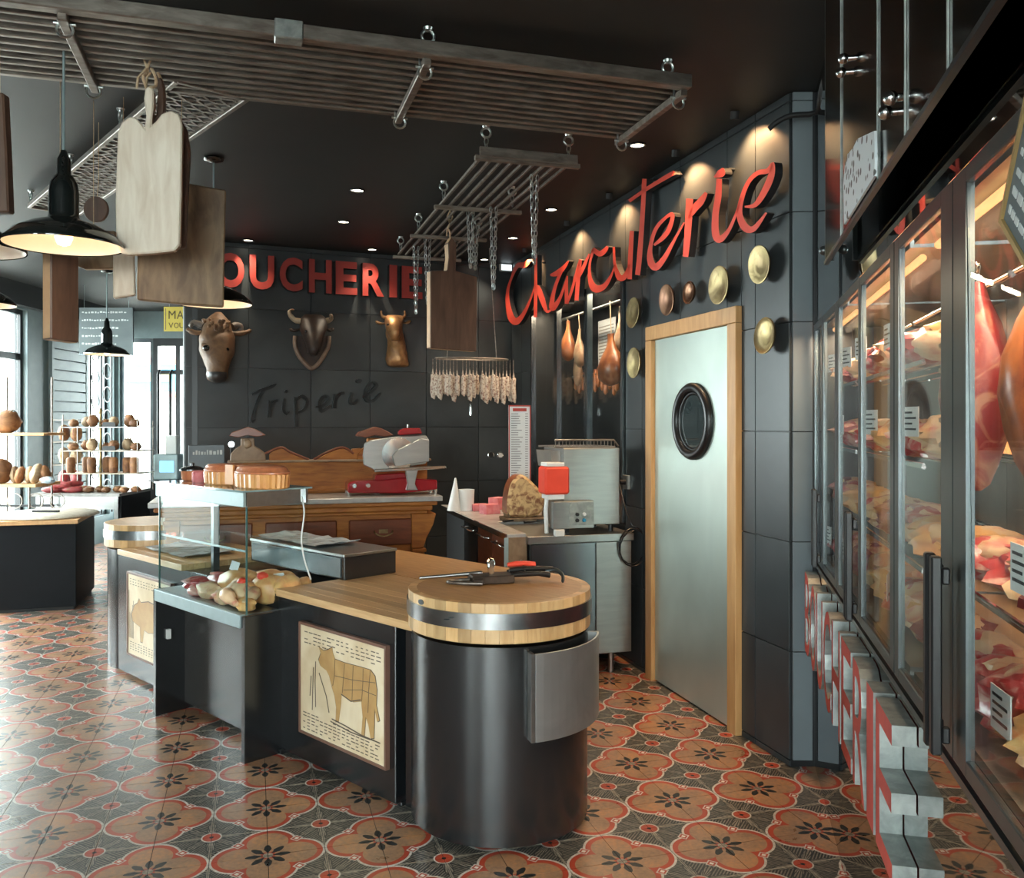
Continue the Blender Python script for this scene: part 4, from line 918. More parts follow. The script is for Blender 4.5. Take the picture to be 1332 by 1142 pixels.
# stainless machine with scarlet dispenser on the steel cabinet
FM = Frame(FS.w(0, .06, 0), E)
mx0, mx1 = FM.px(733, 640)[0], FM.px(806, 640)[0]; mz1 = FM.px(760, 583)[1]
mc = thing('vacuum_machine', 'tall stainless steel machine with a control box on the steel cabinet', 'machine', (FM.o.x, FM.o.y, 0), E)
obj('housing', MB().box(mx0, mx1, 0, .38, zt2+.05, mz1), STEEL, mc, bevel=.004)
obj('sloped_hood', MB().prism([(mx0-.07, mz1-.015), (mx0-.001, mz1-.015), (mx0-.001, mz1-.12), (mx0-.055, mz1-.12)], .05, .33), pm('brown tinted cover', (.25, .22, .19), .15, c2=(.2, .18, .16)), mc)
cx0, cx1 = FM.px(719, 670, -.06)[0], FM.px(772, 670, -.06)[0]; cz1 = FM.px(740, 652, -.06)[1]
obj('control_box', MB().box(cx0, cx1, -.07, -.002, zt2+.04, cz1), STEELH, mc, bevel=.003)
a = FM.px(741, 660, -.08)[0]
cpn = obj('control_panel', MB().box(a, cx1-.004, -.076, -.071, zt2+.06, cz1-.008), GALV, mc)
for i, (dx, dzz, mt) in enumerate(((.05, .085, BLACKPL), (.095, .085, WHITE), (.05, .045, BLACKPL), (.095, .045, BB[0]))):
    obj('switch', MB().cyl((a+dx, -.076, zt2+.05+dzz*.9), (a+dx, -.088, zt2+.05+dzz*.9), .012, .010, 12), mt, cpn)
for x in (mx0+.04, mx1-.04): obj('foot', MB().cyl((x, .05, zt2+.001), (x, .05, zt2+.05), .016, .016, 12).cyl((x, .33, zt2+.001), (x, .33, zt2+.05), .016, .016, 12), BLACKPL, mc)
obj('outlet', MB().box(cx0+.0, cx0+.06, -.11, -.07, zt2+.001, zt2+.04), WHITE, mc, bevel=.004)
rk = thing('wire_rack', 'brown wire rack lying on top of the stainless machine', 'rack', (FM.o.x, FM.o.y, mz1), E)
m = MB(); m.box(mx0-.05, mx1-.02, .02, .034, .0, .012).box(mx0-.05, mx1-.02, .33, .344, .0, .012)
m.tube([(mx0-.05, .02, .05), (mx1-.03, .02, .05), (mx1-.0, .02, .01)], .006, 6)
for i in range(18): x = mx0-.045+i*(mx1-mx0+.02)/17; m.tube([(x, .02, .01), (x, .34, .01)], .003, 4); m.tube([(x, .02, .01), (x, .02, .05)], .002, 4)
obj('wires', m, RUSTY, rk)
dx0, dx1 = FM.px(707, 620, -.03)[0], FM.px(739, 620, -.03)[0]; z0_, z1_ = FM.px(720, 643, -.03)[1], FM.px(720, 607, -.03)[1]
ds = thing('red_dispenser', 'scarlet plastic dispenser with white caps fixed to the left of the steel machine', 'dispenser', (FM.o.x, FM.o.y, 0), E)
obj('red_cover', MB().box(dx0, dx1, -.06, .08, z0_, z1_), DISP, ds, bevel=.012)
obj('cap', MB().box(dx0+.015, dx1-.03, -.05, .07, z1_+.001, z1_+.025), WHITE, ds, bevel=.004); obj('cap', MB().box(dx0+.02, dx1-.03, -.05, .07, z0_-.03, z0_-.001), WHITE, ds, bevel=.004)
obj('spout', MB().tube([(dx0+.03, 0, z0_-.03), (dx0+.025, 0, z0_-.10), (dx0+.03, 0, zt2+.01)], [.012, .014, .012], 8), WHITE, ds)
# looped cable and sockets
cl = []
for i in range(30):
    a = i/29*4*pi; cl.append(FM.w(mx1+.05+.092*sin(a)+.004*i/29*2, -.075-.002*i/5, zt2-.07+.115*cos(a)-.001*i))
one('power_cable', 'black power cable looped at the right end of the steel cabinet', 'cable', MB().tube([FM.w(mx1+.10, .25, 1.17), FM.w(mx1+.07, .1, 1.05), FM.w(mx1+.04, -.02, .98)]+cl, .0045, 6), BLACKPL)
x, z = FR.px(819, 627); so = thing('wall_socket', 'grey wall socket with a black plug between steel machine and door', 'socket', FR.w(x, -.012, z), FR.rz)
obj('socket_plate', MB().box(-.04, .04, -.02, 0, -.045, .045), GALV, so, bevel=.003); obj('plug', MB().cyl((0, -.02, 0), (0, -.055, 0), .018, .014, 12), BLACKPL, so)
for px, mt, lb in ((638, BLKMATT, 'black'), (650, WHITE, 'white')):
    x, z = FB.px(px, 592); so = thing('wall_outlet', 'small %s round outlet low on the back wall left of the price list' % lb, 'outlet', FB.w(x, -.012, z), FB.rz)
    obj('cover', MB().ring((0, -.004, 0), .028, .005, 'Y', 16, 5), CHROME, so); obj('insert', MB().cyl((0, 0, 0), (0, -.008, 0), .022, .022, 16), mt, so)
EM = pm('emergency light body', (.6, .66, .66), .5); p = FB.px(658, 349)
x, z = FB.px(656, 349); em = thing('emergency_light', 'small white rectangular emergency light high in the corner by the letter C', 'emergency light', FB.w(x, -.012, z), FB.rz)
obj('body', MB().box(-.06, .06, -.04, 0, -.035, .035), EM, em, bevel=.006); obj('lens', MB().box(-.05, .05, -.045, -.041, -.025, .025), NEON, em)
# ---------------------------------------------------------------- ham niche behind glass doors
ni = thing('ham_cabinet', 'recessed dark cabinet with three tall glass doors in the right wall', 'cabinet', FR.o, FR.rz)
for i in range(3):
    a = NX0+.66*i; b = a+.66
    d = obj('door', MB().box(a+.002, a+.035, -.03, .01, NZ0, NZ1).box(b-.035, b-.002, -.03, .01, NZ0, NZ1).box(a+.035, b-.035, -.03, .01, NZ0, NZ0+.035).box(a+.035, b-.035, -.03, .01, NZ1-.035, NZ1), [BLKMET, BLKMET, DKSTEEL][i], ni)
    obj('pane', MB().box(a+.036, b-.036, -.012, -.006, NZ0+.036, NZ1-.036), GLASSF, d)
obj('hanging_rail', MB().cyl((NX0+.01, .22, 2.44), (NX1-.01, .22, 2.44), .012, .012, 10).cyl((NX0+.01, .36, 1.95), (NX1-.01, .36, 1.95), .012, .012, 10), DKSTEEL, ni)
L = bpy.data.lights.new('niche light', 'AREA'); L.energy = 26; L.size = 1.7; L.size_y = .06; L.shape = 'RECTANGLE'; L.color = (1, .80, .58)
o = bpy.data.objects.new('niche_light', L); COL.objects.link(o); o.parent = ni; o.location = ((NX0+NX1)/2, .10, NZ1-.01)
def hanging_ham(px, py0, py1, y, label, mat, wide, leg=True, seed=0):
    FRy = Frame(FR.w(0, y, 0), FR.rz); x, zt_ = FRy.px(px, py0); _, zb = FRy.px(px, py1)
    h = zt_-zb; t = thing('hanging_ham', label, 'ham', FR.w(x, y, zt_), FR.rz)
    m = MB(); pr = [(0, .020), (.12, .026), (.28, .055), (.5, .5), (.72, .98), (.88, .95), (.97, .55), (1, .1)]
    if leg: pr = [(0, .25), (.1, .22), (.25, .35), (.45, .75), (.65, 1), (.85, .9), (.96, .5), (1, .1)]
    secs = []
    for a, r in pr:
        secs.append([Vector((wide*r*cos(2*pi*i/14)+.012*sin(a*5+seed), wide*.55*r*sin(2*pi*i/14), -a*h)) for i in range(14)])
    obj('meat', m.loft(secs), mat, t)
    obj('string', MB().tube([(0, 0, 0), (0, -.01, (2.44 if y < .3 else 1.95)-zt_)] if (2.44 if y < .3 else 1.95) > zt_ else [(0, 0, 0), (0, 0, .04)], .004, 5), TWINE, t)
    return t
hanging_ham(716, 425, 478, .22, 'slim reddish ham hanging behind the first glass door from the corner', HAM, .085, seed=1)
hanging_ham(739, 418, 470, .22, 'orange ham hanging at the left behind the second glass door', HAM, .11, seed=2)
hanging_ham(754, 428, 478, .20, 'pale ham hanging at the right behind the second glass door', HAMF, .08, seed=3)
hanging_ham(751, 446, 502, .30, 'long whitish cured leg hanging lowest behind the second glass door', HAMF, .065, seed=4)
hanging_ham(795, 434, 502, .17, 'large broad orange brown ham with a pale rim behind the third glass door', HAM, .165, seed=5)
hanging_ham(806, 405, 455, .30, 'small pale ham half hidden at the right edge of the third glass door', HAMF, .06, seed=6)
dh = ['row of dark dried sausages hanging low behind the glass doors']
FRy = Frame(FR.w(0, .36, 0), FR.rz)
for i in range(22):
    px = 700+i*4.9+random.Random(i).uniform(-1, 1); x, z = FRy.px(px, 482+random.Random(i+50).uniform(-4, 5)); l = random.Random(i+9).uniform(.13, .2)
    if x > NX1-.04 or x < NX0+.05: continue
    one('dried_sausage', 'dark dried sausage, %s low in the glass fronted ham cabinet' % NTH[i], 'sausage', MB().tube(cr([(0, 0, 1.93-z), (0, 0, .01), (.004, 0, -.03), (.006, 0, -l*.6), (0, 0, -l)], 3), [.003]*3+[.012]*3+[.019]*3+[.018]*3+[.006], 8), HAM, FR.w(x, .36, z), FR.rz, 'dark dried sausages in the ham cabinet')
FRc = Frame(FR.w(0, .45, 0), FR.rz); a0 = FRc.px(771, 405)[0]; a1 = FRc.px(793, 405)[0]
pp = thing('pinned_poster', 'pale printed poster at the back of the ham cabinet above the broad ham', 'poster', FR.o, FR.rz)
obj('sheet', MB().box(a0, a1, .50, .505, 2.02, 2.42), PAPER, pp); m = MB()
for i in range(12): m.box(a0+.02, a1-.03, .498, .50, 2.06+i*.027, 2.07+i*.027)
obj('printed_lines', m, pm('poster grey print', (.35, .33, .31), .7), pp)
# ---------------------------------------------------------------- brass plates by the door
PL = [(826, 407, 17, 20, 'large brass disc upper left of the door beside the ham cabinet'), (827, 472, 13, 20, 'brass disc left of the door frame below the other one beside the cabinet'),
      (870, 390, 12, 20.5, 'dull coppery disc above the left part of the door'), (899, 381, 12, 15, 'smallest dark copper disc above the door middle'), (938, 371, 21, 25, 'large shiny brass disc above the right part of the door'),
      (991, 344, 21, 25, 'highest brass disc near the column below the script letter e'), (998, 437, 21, 24, 'brass disc right of the door frame')]
CUP = pm('dull copper', (.26, .14, .08), .36, 1, c2=(.12, .06, .04), scale=9, bump=.2)
for i, (px, py, rx, ry, lb) in enumerate(PL):
    x, z = FR.px(px, py, -.05); r = FR.px(px, py-ry, -.05)[1]-z
    t = tag(obj('brass_disc', MB().lathe([(0, -.0), (r*.45, .002), (r*.6, .008), (r*.72, .006), (r*.95, .020), (r, .018), (r*.98, .010), (r*.7, -.006), (0, -.008)], 40), CUP if i in (2, 3) else BRASS, None, FR.w(x, -.05, z), rot=None), lb, 'plate', 'round metal discs around the door')
    t.rotation_euler = (Matrix.Rotation(FR.rz, 3, 'Z') @ Matrix.Rotation(pi/2+.06*((i % 3)-1), 3, 'X') @ Matrix.Rotation(i*1.3, 3, 'Z')).to_euler()
# ---------------------------------------------------------------- hanging racks
def chain(p0, p1, link_l=.034, r=.0035, w=.011):
    m = MB(); p0, p1 = Vector(p0), Vector(p1); d = p1-p0; n = max(1, int(d.length/link_l)); d.normalize()
    for i in range(n):
        c = p0+d*(link_l*(i+.5)); a = d.orthogonal().normalized(); b = d.cross(a)
        s = a if i % 2 else b; P = []
        for k in range(8):
            t = 2*pi*k/8; P.append(c+s*(w*cos(t))+d*(link_l*.62*sin(t)))
        m.tube(P, r, 4, closed=True)
    return m
def eye_hook(t, p, top=CZ, n=1):
    m = chain((p[0], p[1], top-.055), (p[0], p[1], p[2])); h = obj('chain', m, ZINC, t)
    obj('eye_ring', MB().ring((p[0], p[1], top-.032), .024, .006, 'Y', 16, 6).cyl((p[0], p[1], top-.01), (p[0], p[1], top), .016, .02, 10), ZINC, h)
# large rack
RZ = 2.95; pr = fl(900, 108, RZ); FRK = Frame((pr.x, pr.y), E+radians(.5))
r1 = thing('hanging_rack', 'long iron hanging rack of parallel bars under the ceiling in the foreground', 'rack', (pr.x, pr.y, RZ), FRK.rz)
LR, WR = 3.2, .69
obj('front_rail', MB().box(-LR, 0, -.005, .045, -.02, .035), RUSTY, r1, bevel=.004)
obj('rail_sleeve', MB().box(-1.66, -1.56, -.012, .052, -.027, .042), GALV, r1, bevel=.004)
obj('back_rail', MB().box(-LR, 0, WR-.02, WR+.01, -.015, .02), RUSTY, r1, bevel=.003)
for i in range(9):
    y = .105+i*(WR-.16)/8
    obj('bar', MB().box(-LR, -.01, y-.011, y+.011, -.011, .011), RUSTY, r1, bevel=.003)
for x, dx in ((-.02, 0), (-1.10, 0), (-2.35, 0)):
    cbx = obj('cross_bar', MB().box(x-.016, x+.016, .03, WR+.02, -.045, -.016), RUSTY, r1, bevel=.003)
    for y in (.08, WR-.03): obj('shackle', MB().ring((x, y, -.055), .026, .005, 'Y', 12, 5).cyl((x-.035, y, -.035), (x+.035, y, -.035), .006, .006, 6).cyl((x-.02, y, -.04), (x-.02, y, .05), .005, .005, 6), ZINC, cbx)
for x, y in ((-.10, .02), (-1.10, .02), (-2.35, .02), (-.02, WR), (-1.1, WR), (-2.35, WR)): eye_hook(r1, (x, y, .02), CZ-RZ)
# small rack
RZ2 = 2.90; pr = fl(625, 200, RZ2); pe = fl(517, 331, RZ2); rz2 = FR.rz+pi/2
FS2 = Frame((pr.x, pr.y), E)
L2 = (pe-pr).length; W2 = .50
r2 = thing('hanging_rack', 'smaller iron bar rack with dangling chains between the two red signs', 'rack', (pr.x, pr.y, RZ2), E)
for i in range(9):
    x = .015+i*(W2-.03)/8; obj('bar', MB().box(x-.008, x+.008, 0, L2, -.008, .008), RUSTY, r2, bevel=.002)
for y in (0, L2*.38, L2*.70, L2): obj('cross_bar', MB().box(-.03, W2+.03, y-.014, y+.014, -.034, -.009), RUSTY, r2, bevel=.003)
obj('end_rail', MB().box(-.01, W2+.01, -.03, -.015, -.02, .03), RUSTY, r2, bevel=.003)
for x in (.03, W2-.03):
    for y in (.0, L2*.38, L2*.70, L2-.02): eye_hook(r2, (x, y, -.01), CZ-RZ2)
for px, y0, y1, D in ((541, 335, 410, 6.6), (556, 340, 398, 6.3), (612, 262, 352, 5.5), (618, 318, 356, 5.9), (642, 278, 380, 5.4), (695, 226, 345, 4.7)):
    p0, p1 = at(px, y0, D), at(px, y1, D); a = r2.matrix_basis.inverted()
    M_ = Matrix.Translation(-Vector(r2.location)); Rr = Matrix.Rotation(-E, 4, 'Z')
    q0, q1 = Rr @ (M_ @ p0), Rr @ (M_ @ p1)
    q0.z = -.01
    m = MB()
    for dx in (-.018, .018): 
        c = chain(Vector((q0.x+dx, q0.y, q0.z)), Vector((q1.x+dx*.15, q1.y, q1.z)), .03, .003, .009); m.add(c.v, c.f, 0, True)
    obj('dangling_chain', m, ZINC, r2)
# mesh rack at the left
RZ3 = 2.95; a3, b3 = fl(230, 103, RZ3), fl(38, 268, RZ3); dv = (b3-a3); L3 = dv.length; rz3 = atan2(dv.y, dv.x)
r3 = thing('mesh_rack', 'expanded metal mesh rack with a thin frame hanging behind the wooden boards', 'rack', (a3.x, a3.y, RZ3), rz3)
W3 = -.30
obj('rack_frame', MB().box(0, L3, -.012, .012, -.015, .015).box(0, L3, W3-.012, W3+.012, -.015, .015).box(-.01, .012, W3, 0, -.015, .015).box(L3-.012, L3+.01, W3, 0, -.015, .015), RUSTY, r3, bevel=.003)
m = MB(); nx = int(L3/.068)
for i in range(nx):
    for j in range(4):
        x, y = (i+.5)*L3/nx, W3+(j+.5)*(-W3)/4; hx, hy = L3/nx/2, -W3/8
        for s in (-1, 1):
            m.tube([(x-hx, y, 0), (x-hx*.25, y+s*hy, .004), (x+hx*.25, y+s*hy, .004), (x+hx, y, 0)], .010, 4, caps=False, flat=.6)
obj('expanded_mesh', m, RUSTY, r3)
for x in (.02, L3*.28, L3*.62, L3-.05):
    eye_hook(r3, (x, 0, .01), CZ-RZ3); 
eye_hook(r3, (.02, W3, .01), CZ-RZ3)
# ---------------------------------------------------------------- cutting boards
def board(label, poly, D, rz, th, mat, edge, cord=None, cat='cutting board', bev=.006):
    cx = sum(p[0] for p in poly)/len(poly); top = min(p[1] for p in poly); p = at(cx, top, D); F = Frame((p.x, p.y), rz)
    P = [F.px(a, b) for a, b in poly]
    t = thing('cutting_board', label, cat, (p.x, p.y, 0), rz)
    obj('board', MB().prism(P, 0, th, 0, 1), [mat, edge], t, bevel=bev)
    if cord:
        plain = len(cord) == 3 and 'brown rectangular' not in label and 'long handle' not in label; m = MB(); pts = cr([(*F.px(a, b), 0) for a, b in cord], 4)
        m.tube([(x, th*.5+(.0 if plain else .02*sin(i)), z) for i, (x, z, _) in enumerate(pts)], .002 if plain else .006, 6)
        x, z = F.px(*cord[0])
        if not plain: m.tube([(x, th/2, z), (x-.03, th/2-.02, z-.05), (x-.035, th/2-.02, z-.09)], .005, 5).tube([(x, th/2, z), (x-.02, th/2, z+.05), (x, th/2, z+.09), (x+.02, th/2, z+.05), (x, th/2, z)], .006, 5)
        # hanging wire up to the rack
        m.tube([(x, th/2, z), (x, th/2, 2.94 if not plain else CZ)], .003 if not plain else .0018, 5)
        obj('twine', m, TWINE, t)
    return t
B1 = [(152,200),(153,172),(158,159),(168,151),(177,153),(184,161),(188,166),(190,150),(187,128),(189,114),(195,111),(200,117),(200,135),(198,152),(197,162),(202,158),(210,148),(222,143),(233,148),(237,162),(236,240),(234,318),(227,326),(200,329),(168,331),(156,329),(151,316),(150,260)]
board('large bleached wooden board with two rounded shoulders and a handle tied by twine', B1, 3.35, radians(12), .045, BOARDL, BOARDE, [(190, 85), (186, 98), (189, 112), (197, 112), (201, 98), (194, 84)])
board('dark wooden board directly behind the bleached one, its long handle tied', [(203,150),(205,118),(203,104),(207,99),(212,104),(214,120),(214,146),(232,150),(243,168),(247,195),(244,250),(241,322),(190,326),(170,300),(170,180)], 3.45, radians(12), .04, BOARDD, BOARDD, [(202, 84), (204, 92), (208, 100)])
board('large square brown board hanging behind the bleached one, right of it', [(180,232),(243,238),(294,247),(292,330),(291,399),(230,395),(178,390)], 3.75, radians(18), .045, BOARDB, BOARDD, [(236, 205), (237, 220), (238, 236)])
board('narrow thick dark block hanging below the big black pendant lamp', [(66,322),(103,322),(103,446),(66,441)], 3.7, radians(58), .065, BOARDD, BOARDS, [(84, 200), (84, 260), (84, 323)])
board('small pale block showing between black pendant lamp and large brown board', [(147,318),(174,318),(176,383),(147,388)], 3.95, radians(20), .05, BOARDL, BOARDE, [(160, 280), (160, 300), (160, 320)])
board('tan board with rounded bottom hanging just behind the big black pendant lamp', [(92,300),(150,300),(150,349),(110,350),(97,344),(92,335)], 4.0, radians(10), .04, BOARDB, BOARDS, [(120, 260), (120, 280), (120, 301)])
rp = [(124+16*cos(2*pi*i/20), 272+17*sin(2*pi*i/20)) for i in range(20)]
board('small round wooden paddle hanging on twine from the mesh rack', rp, 4.3, 0, .02, BOARDD, BOARDD, [(127, 236), (126, 246), (125, 258)], bev=.003)
board('dark board cut by the left picture edge under the long rack', [(-25,120),(4,120),(8,200),(11,276),(-30,276)], 3.2, 0, .045, BOARDD, BOARDD, [(-5, 90), (-5, 100), (-5, 121)])
board('large brown rectangular board hanging from the small rack before the back wall', [(560,352),(582,352),(584,335),(583,316),(588,308),(594,316),(594,335),(593,352),(621,360),(620,457),(560,453)], 5.9, radians(30), .065, BOARDD, BOARDS, [(588, 290), (586, 300), (590, 312)])
# ---------------------------------------------------------------- pendant lamps
RIM = 2.215
SHO = [(.210, 0), (.212, .008), (.205, .018), (.175, .050), (.12, .080), (.066, .098), (.055, .104), (.052, .118), (.052, .20), (.048, .235), (.034, .262), (.026, .268), (.024, .325), (.014, .345), (.010, .36), (0, .362)]
SHI = [(.206, .003), (.200, .016), (.170, .046), (.115, .075), (.055, .092), (0, .095)]
shade_me = MB().lathe(SHO, 48).mesh('shade', BLKGLOSS); refl_me = MB().lathe(SHI, 48).mesh('reflector', pm('white enamel inside', (.85, .80, .72), .35, c2=(.80, .75, .68)))
bulb_me = MB().lathe([(0, -.0), (.022, .006), (.032, .03), (.030, .05), (.014, .075), (.012, .09)], 20).mesh('bulb', emis('bulb glow', (1, .62, .30), 4))
rose_me = MB().lathe([(0, 0), (.045, 0), (.055, -.008), (.05, -.02), (.012, -.028), (0, -.03)], 28).mesh('ceiling_rose', BLKGLOSS)
for px, D, lb, pw in ((83, 3.27, 'large gloss black pendant lamp nearest the camera at upper left', 9), (278, 4.88, 'black pendant lamp half hidden behind the large brown board', 9), (139, 8.5, 'small distant black pendant lamp before the chalkboard', 8),
                  (-33, 4.9, 'black pendant lamp showing only its rim at the left edge, lower', 6), (-45, 3.35, 'black pendant lamp just outside the left edge, upper', 0)):
    X = (px-666)/FP*D; t = thing('pendant_lamp', lb, 'lamp', (X, D, RIM), 0); pw *= .28
    link('shade', shade_me, t); link('reflector', refl_me, t); link('bulb', bulb_me, t, (0, 0, .0))
    obj('cord', MB().tube([(0, 0, .36), (0, 0, CZ-RIM-.02)], .005, 6), GREYBL, t); link('ceiling_rose', rose_me, t, (0, 0, CZ-RIM))
    if pw:
        L = bpy.data.lights.new('bulb light', 'POINT'); L.energy = pw; L.color = (1, .66, .36); L.shadow_soft_size = .035
        o = bpy.data.objects.new('bulb_light', L); COL.objects.link(o); o.parent = t; o.location = (0, 0, -.005)
# ---------------------------------------------------------------- heads on the back wall
def head_rows(rows, n=20, jag=0, seed=0):
    secs = []
    for k, (py, l, r, yc, ry) in enumerate(cr(rows, 3)):
        x0, z = FB.px(l, py, yc); x1, _ = FB.px(r, py, yc); cx, rx = (x0+x1)/2, (x1-x0)/2
        sec = []
        for i in range(n):
            t = 2*pi*i/n; q = 1+jag*noise.noise(Vector((cos(t)*3+seed, sin(t)*3, z*14)))
            sec.append(Vector((cx+rx*q*cos(t), yc+ry*q*sin(t), z)))
        secs.append(sec)
    return MB().loft(secs)
bs = thing('bison_head', 'large brown cast bison head with spread ears on the back wall, leftmost', 'animal head', FB.o, FB.rz)
obj('head', head_rows([(406, 280, 288, -.05, .03), (411, 273, 293, -.09, .07), (419, 266, 299, -.12, .10), (430, 262, 303, -.14, .12), (440, 259, 305, -.16, .14), (450, 258, 305.5, -.17, .15), (460, 261, 304, -.19, .15), (470, 265, 300, -.22, .14), (480, 268, 297, -.25, .12), (487, 268, 296, -.27, .11), (493, 270, 294, -.27, .10), (497, 276, 290, -.26, .06)], 24, .10, 1), BISON, bs)
obj('neck', head_rows([(415, 266, 300, -.05, .045), (445, 262, 303, -.06, .05), (470, 268, 298, -.06, .05)], 16), BISON, bs)
obj('muzzle', head_rows([(484, 268.5, 295.5, -.29, .10), (490, 269, 295, -.30, .095), (495, 273, 292, -.29, .08), (498, 279, 288, -.28, .04)], 16), pm('dark nose', (.03, .028, .026), .35), bs)
for s, pts in ((-1, [(268, 431, -.14), (256, 433, -.13), (246, 430, -.12), (243, 427, -.12)]), (1, [(299, 433, -.14), (310, 434, -.13), (320, 432, -.12), (327, 429, -.12)])):
    q = [(FB.px(a, b, c)[0], c, FB.px(a, b, c)[1]) for a, b, c in pts]; obj('ear', MB().tube(cr(q, 3), [.035]*3+[.042]*3+[.03]*3+[.008], 10, flat=.5), BISON, bs)
for pts in ([(264, 424, -.12), (257, 421, -.11), (250, 420, -.11), (248, 426, -.12)], [(303, 425, -.12), (309, 423, -.11), (314, 426, -.11), (313, 431, -.12)]):
    q = [(FB.px(a, b, c)[0], c, FB.px(a, b, c)[1]) for a, b, c in pts]; obj('horn', MB().tube(cr(q, 3), [.03]*3+[.025]*3+[.018]*3+[.006], 10), BISONL, bs)
for px, py in ((268.5, 453), (293, 455)):
    x, z = FB.px(px, py, -.27); obj('eye', MB().blob((x, -.288, z), (.030, .026, .026), 0, 0), BLKGLOSS, bs)
    obj('brow', MB().blob((x, -.262, z+.028), (.04, .024, .016), 2, .1), BISON, bs)
m = MB(); R = random.Random(2)
for i in range(46):
    px, py = R.uniform(264, 300), R.uniform(415, 442); x, z = FB.px(px, py, -.25); m.blob((x, -.135-.125*math.sqrt(max(0, 1-((px-282)/22)**2)), z), (.016, .014, .014), i, .3, nu=6, nv=4)
obj('curls', m, BISON, bs)
bu = thing('shield_head', 'dark bull head with pale horns on a U shaped wooden shield, middle of three', 'animal head', FB.o, FB.rz)
sh_ = [(384, 437), (384, 450), (389, 463), (397, 473), (405, 479), (413, 474), (421, 463), (427, 450), (428, 437)]
q = [(FB.px(a, b, -.03)[0], -.03, FB.px(a, b, -.03)[1]) for a, b in sh_]
obj('shield', MB().prism([(a, c) for a, b, c in q], -.03, -.0125), DARKHIDE, bu)
obj('shield_rim', MB().tube(cr(q, 4), .019, 8), pm('worn shield rim', (.24, .17, .12), .45, c2=(.11, .07, .05), scale=14), bu)
obj('head', head_rows([(409, 396, 418, -.08, .05), (414, 391, 424, -.12, .09), (422, 390, 426, -.15, .11), (432, 392, 423, -.19, .12), (442, 396, 419, -.24, .11), (450, 399, 417, -.28, .09), (457, 401, 415, -.30, .07), (462, 404, 412, -.30, .04)], 20, .14, 4), DARKHIDE, bu)
obj('neck', head_rows([(412, 394, 420, -.05, .04), (440, 394, 420, -.07, .06), (458, 400, 416, -.10, .08)], 14), DARKHIDE, bu)
for pts in ([(391, 418, -.14), (383, 416, -.13), (377, 409, -.13), (377, 404, -.12), (383, 403, -.12)], [(423, 418, -.14), (429, 416, -.14), (431, 413, -.16), (430, 409, -.19)]):
    q = [(FB.px(a, b, c)[0], c, FB.px(a, b, c)[1]) for a, b, c in pts]; obj('horn', MB().tube(cr(q, 3), [.024]*3+[.021]*3+[.016]*3+[.010]*(3*(len(q)-4))+[.004], 10), HORN, bu)
for pts in ([(392, 426, -.12), (384, 430, -.11), (376, 428, -.10)], [(423, 426, -.12), (429, 430, -.11), (434, 427, -.10)]):
    q = [(FB.px(a, b, c)[0], c, FB.px(a, b, c)[1]) for a, b, c in pts]; obj('ear', MB().tube(cr(q, 3), [.02]*3+[.028]*3+[.006], 8, flat=.5), DARKHIDE, bu)
for px in (398, 417): x, z = FB.px(px, 431, -.27); obj('eye', MB().blob((x, -.27, z), (.012, .012, .010), 0, 0, nu=8, nv=6), BLKGLOSS, bu)
gb = thing('gilt_head', 'small golden brown cast bull head with short horns, rightmost of the three', 'animal head', FB.o, FB.rz)
obj('head', head_rows([(410, 503, 523, -.12, .05), (415, 501, 525, -.15, .08), (422, 501, 523, -.18, .09), (430, 503, 522, -.21, .08), (437, 506, 520, -.22, .07), (443, 509, 518, -.22, .04)], 20, .08, 7), GILT, gb)
obj('neck', head_rows([(414, 504, 521, -.07, .06), (428, 503, 523, -.09, .08), (442, 504, 525, -.09, .08), (455, 504, 528, -.10, .085), (466, 503, 531, -.10, .09), (474, 504, 532, -.09, .08), (477, 508, 529, -.08, .05)], 22, .22, 9), GILT, gb)
for pts in ([(503, 413, -.14), (498, 412, -.14), (496, 408, -.14), (496, 404, -.15)], [(521, 413, -.14), (526, 412, -.14), (527, 408, -.14), (526, 404, -.15)]):
    q = [(FB.px(a, b, c)[0], c, FB.px(a, b, c)[1]) for a, b, c in pts]; obj('horn', MB().tube(cr(q, 3), [.014]*3+[.012]*3+[.009]*3+[.003], 8), GILT, gb)
for pts in ([(502, 420, -.14), (495, 421, -.13), (488, 418, -.12)], [(523, 420, -.13), (529, 420, -.12), (534, 417, -.11)]):
    q = [(FB.px(a, b, c)[0], c, FB.px(a, b, c)[1]) for a, b, c in pts]; obj('ear', MB().tube(cr(q, 3), [.014]*3+[.024]*3+[.006], 8, flat=.5), GILT, gb)
for px in (505, 520): x, z = FB.px(px, 422, -.26); obj('eye', MB().blob((x, -.25, z), (.010, .010, .010), 0, 0, nu=8, nv=6), BLKMATT, gb)
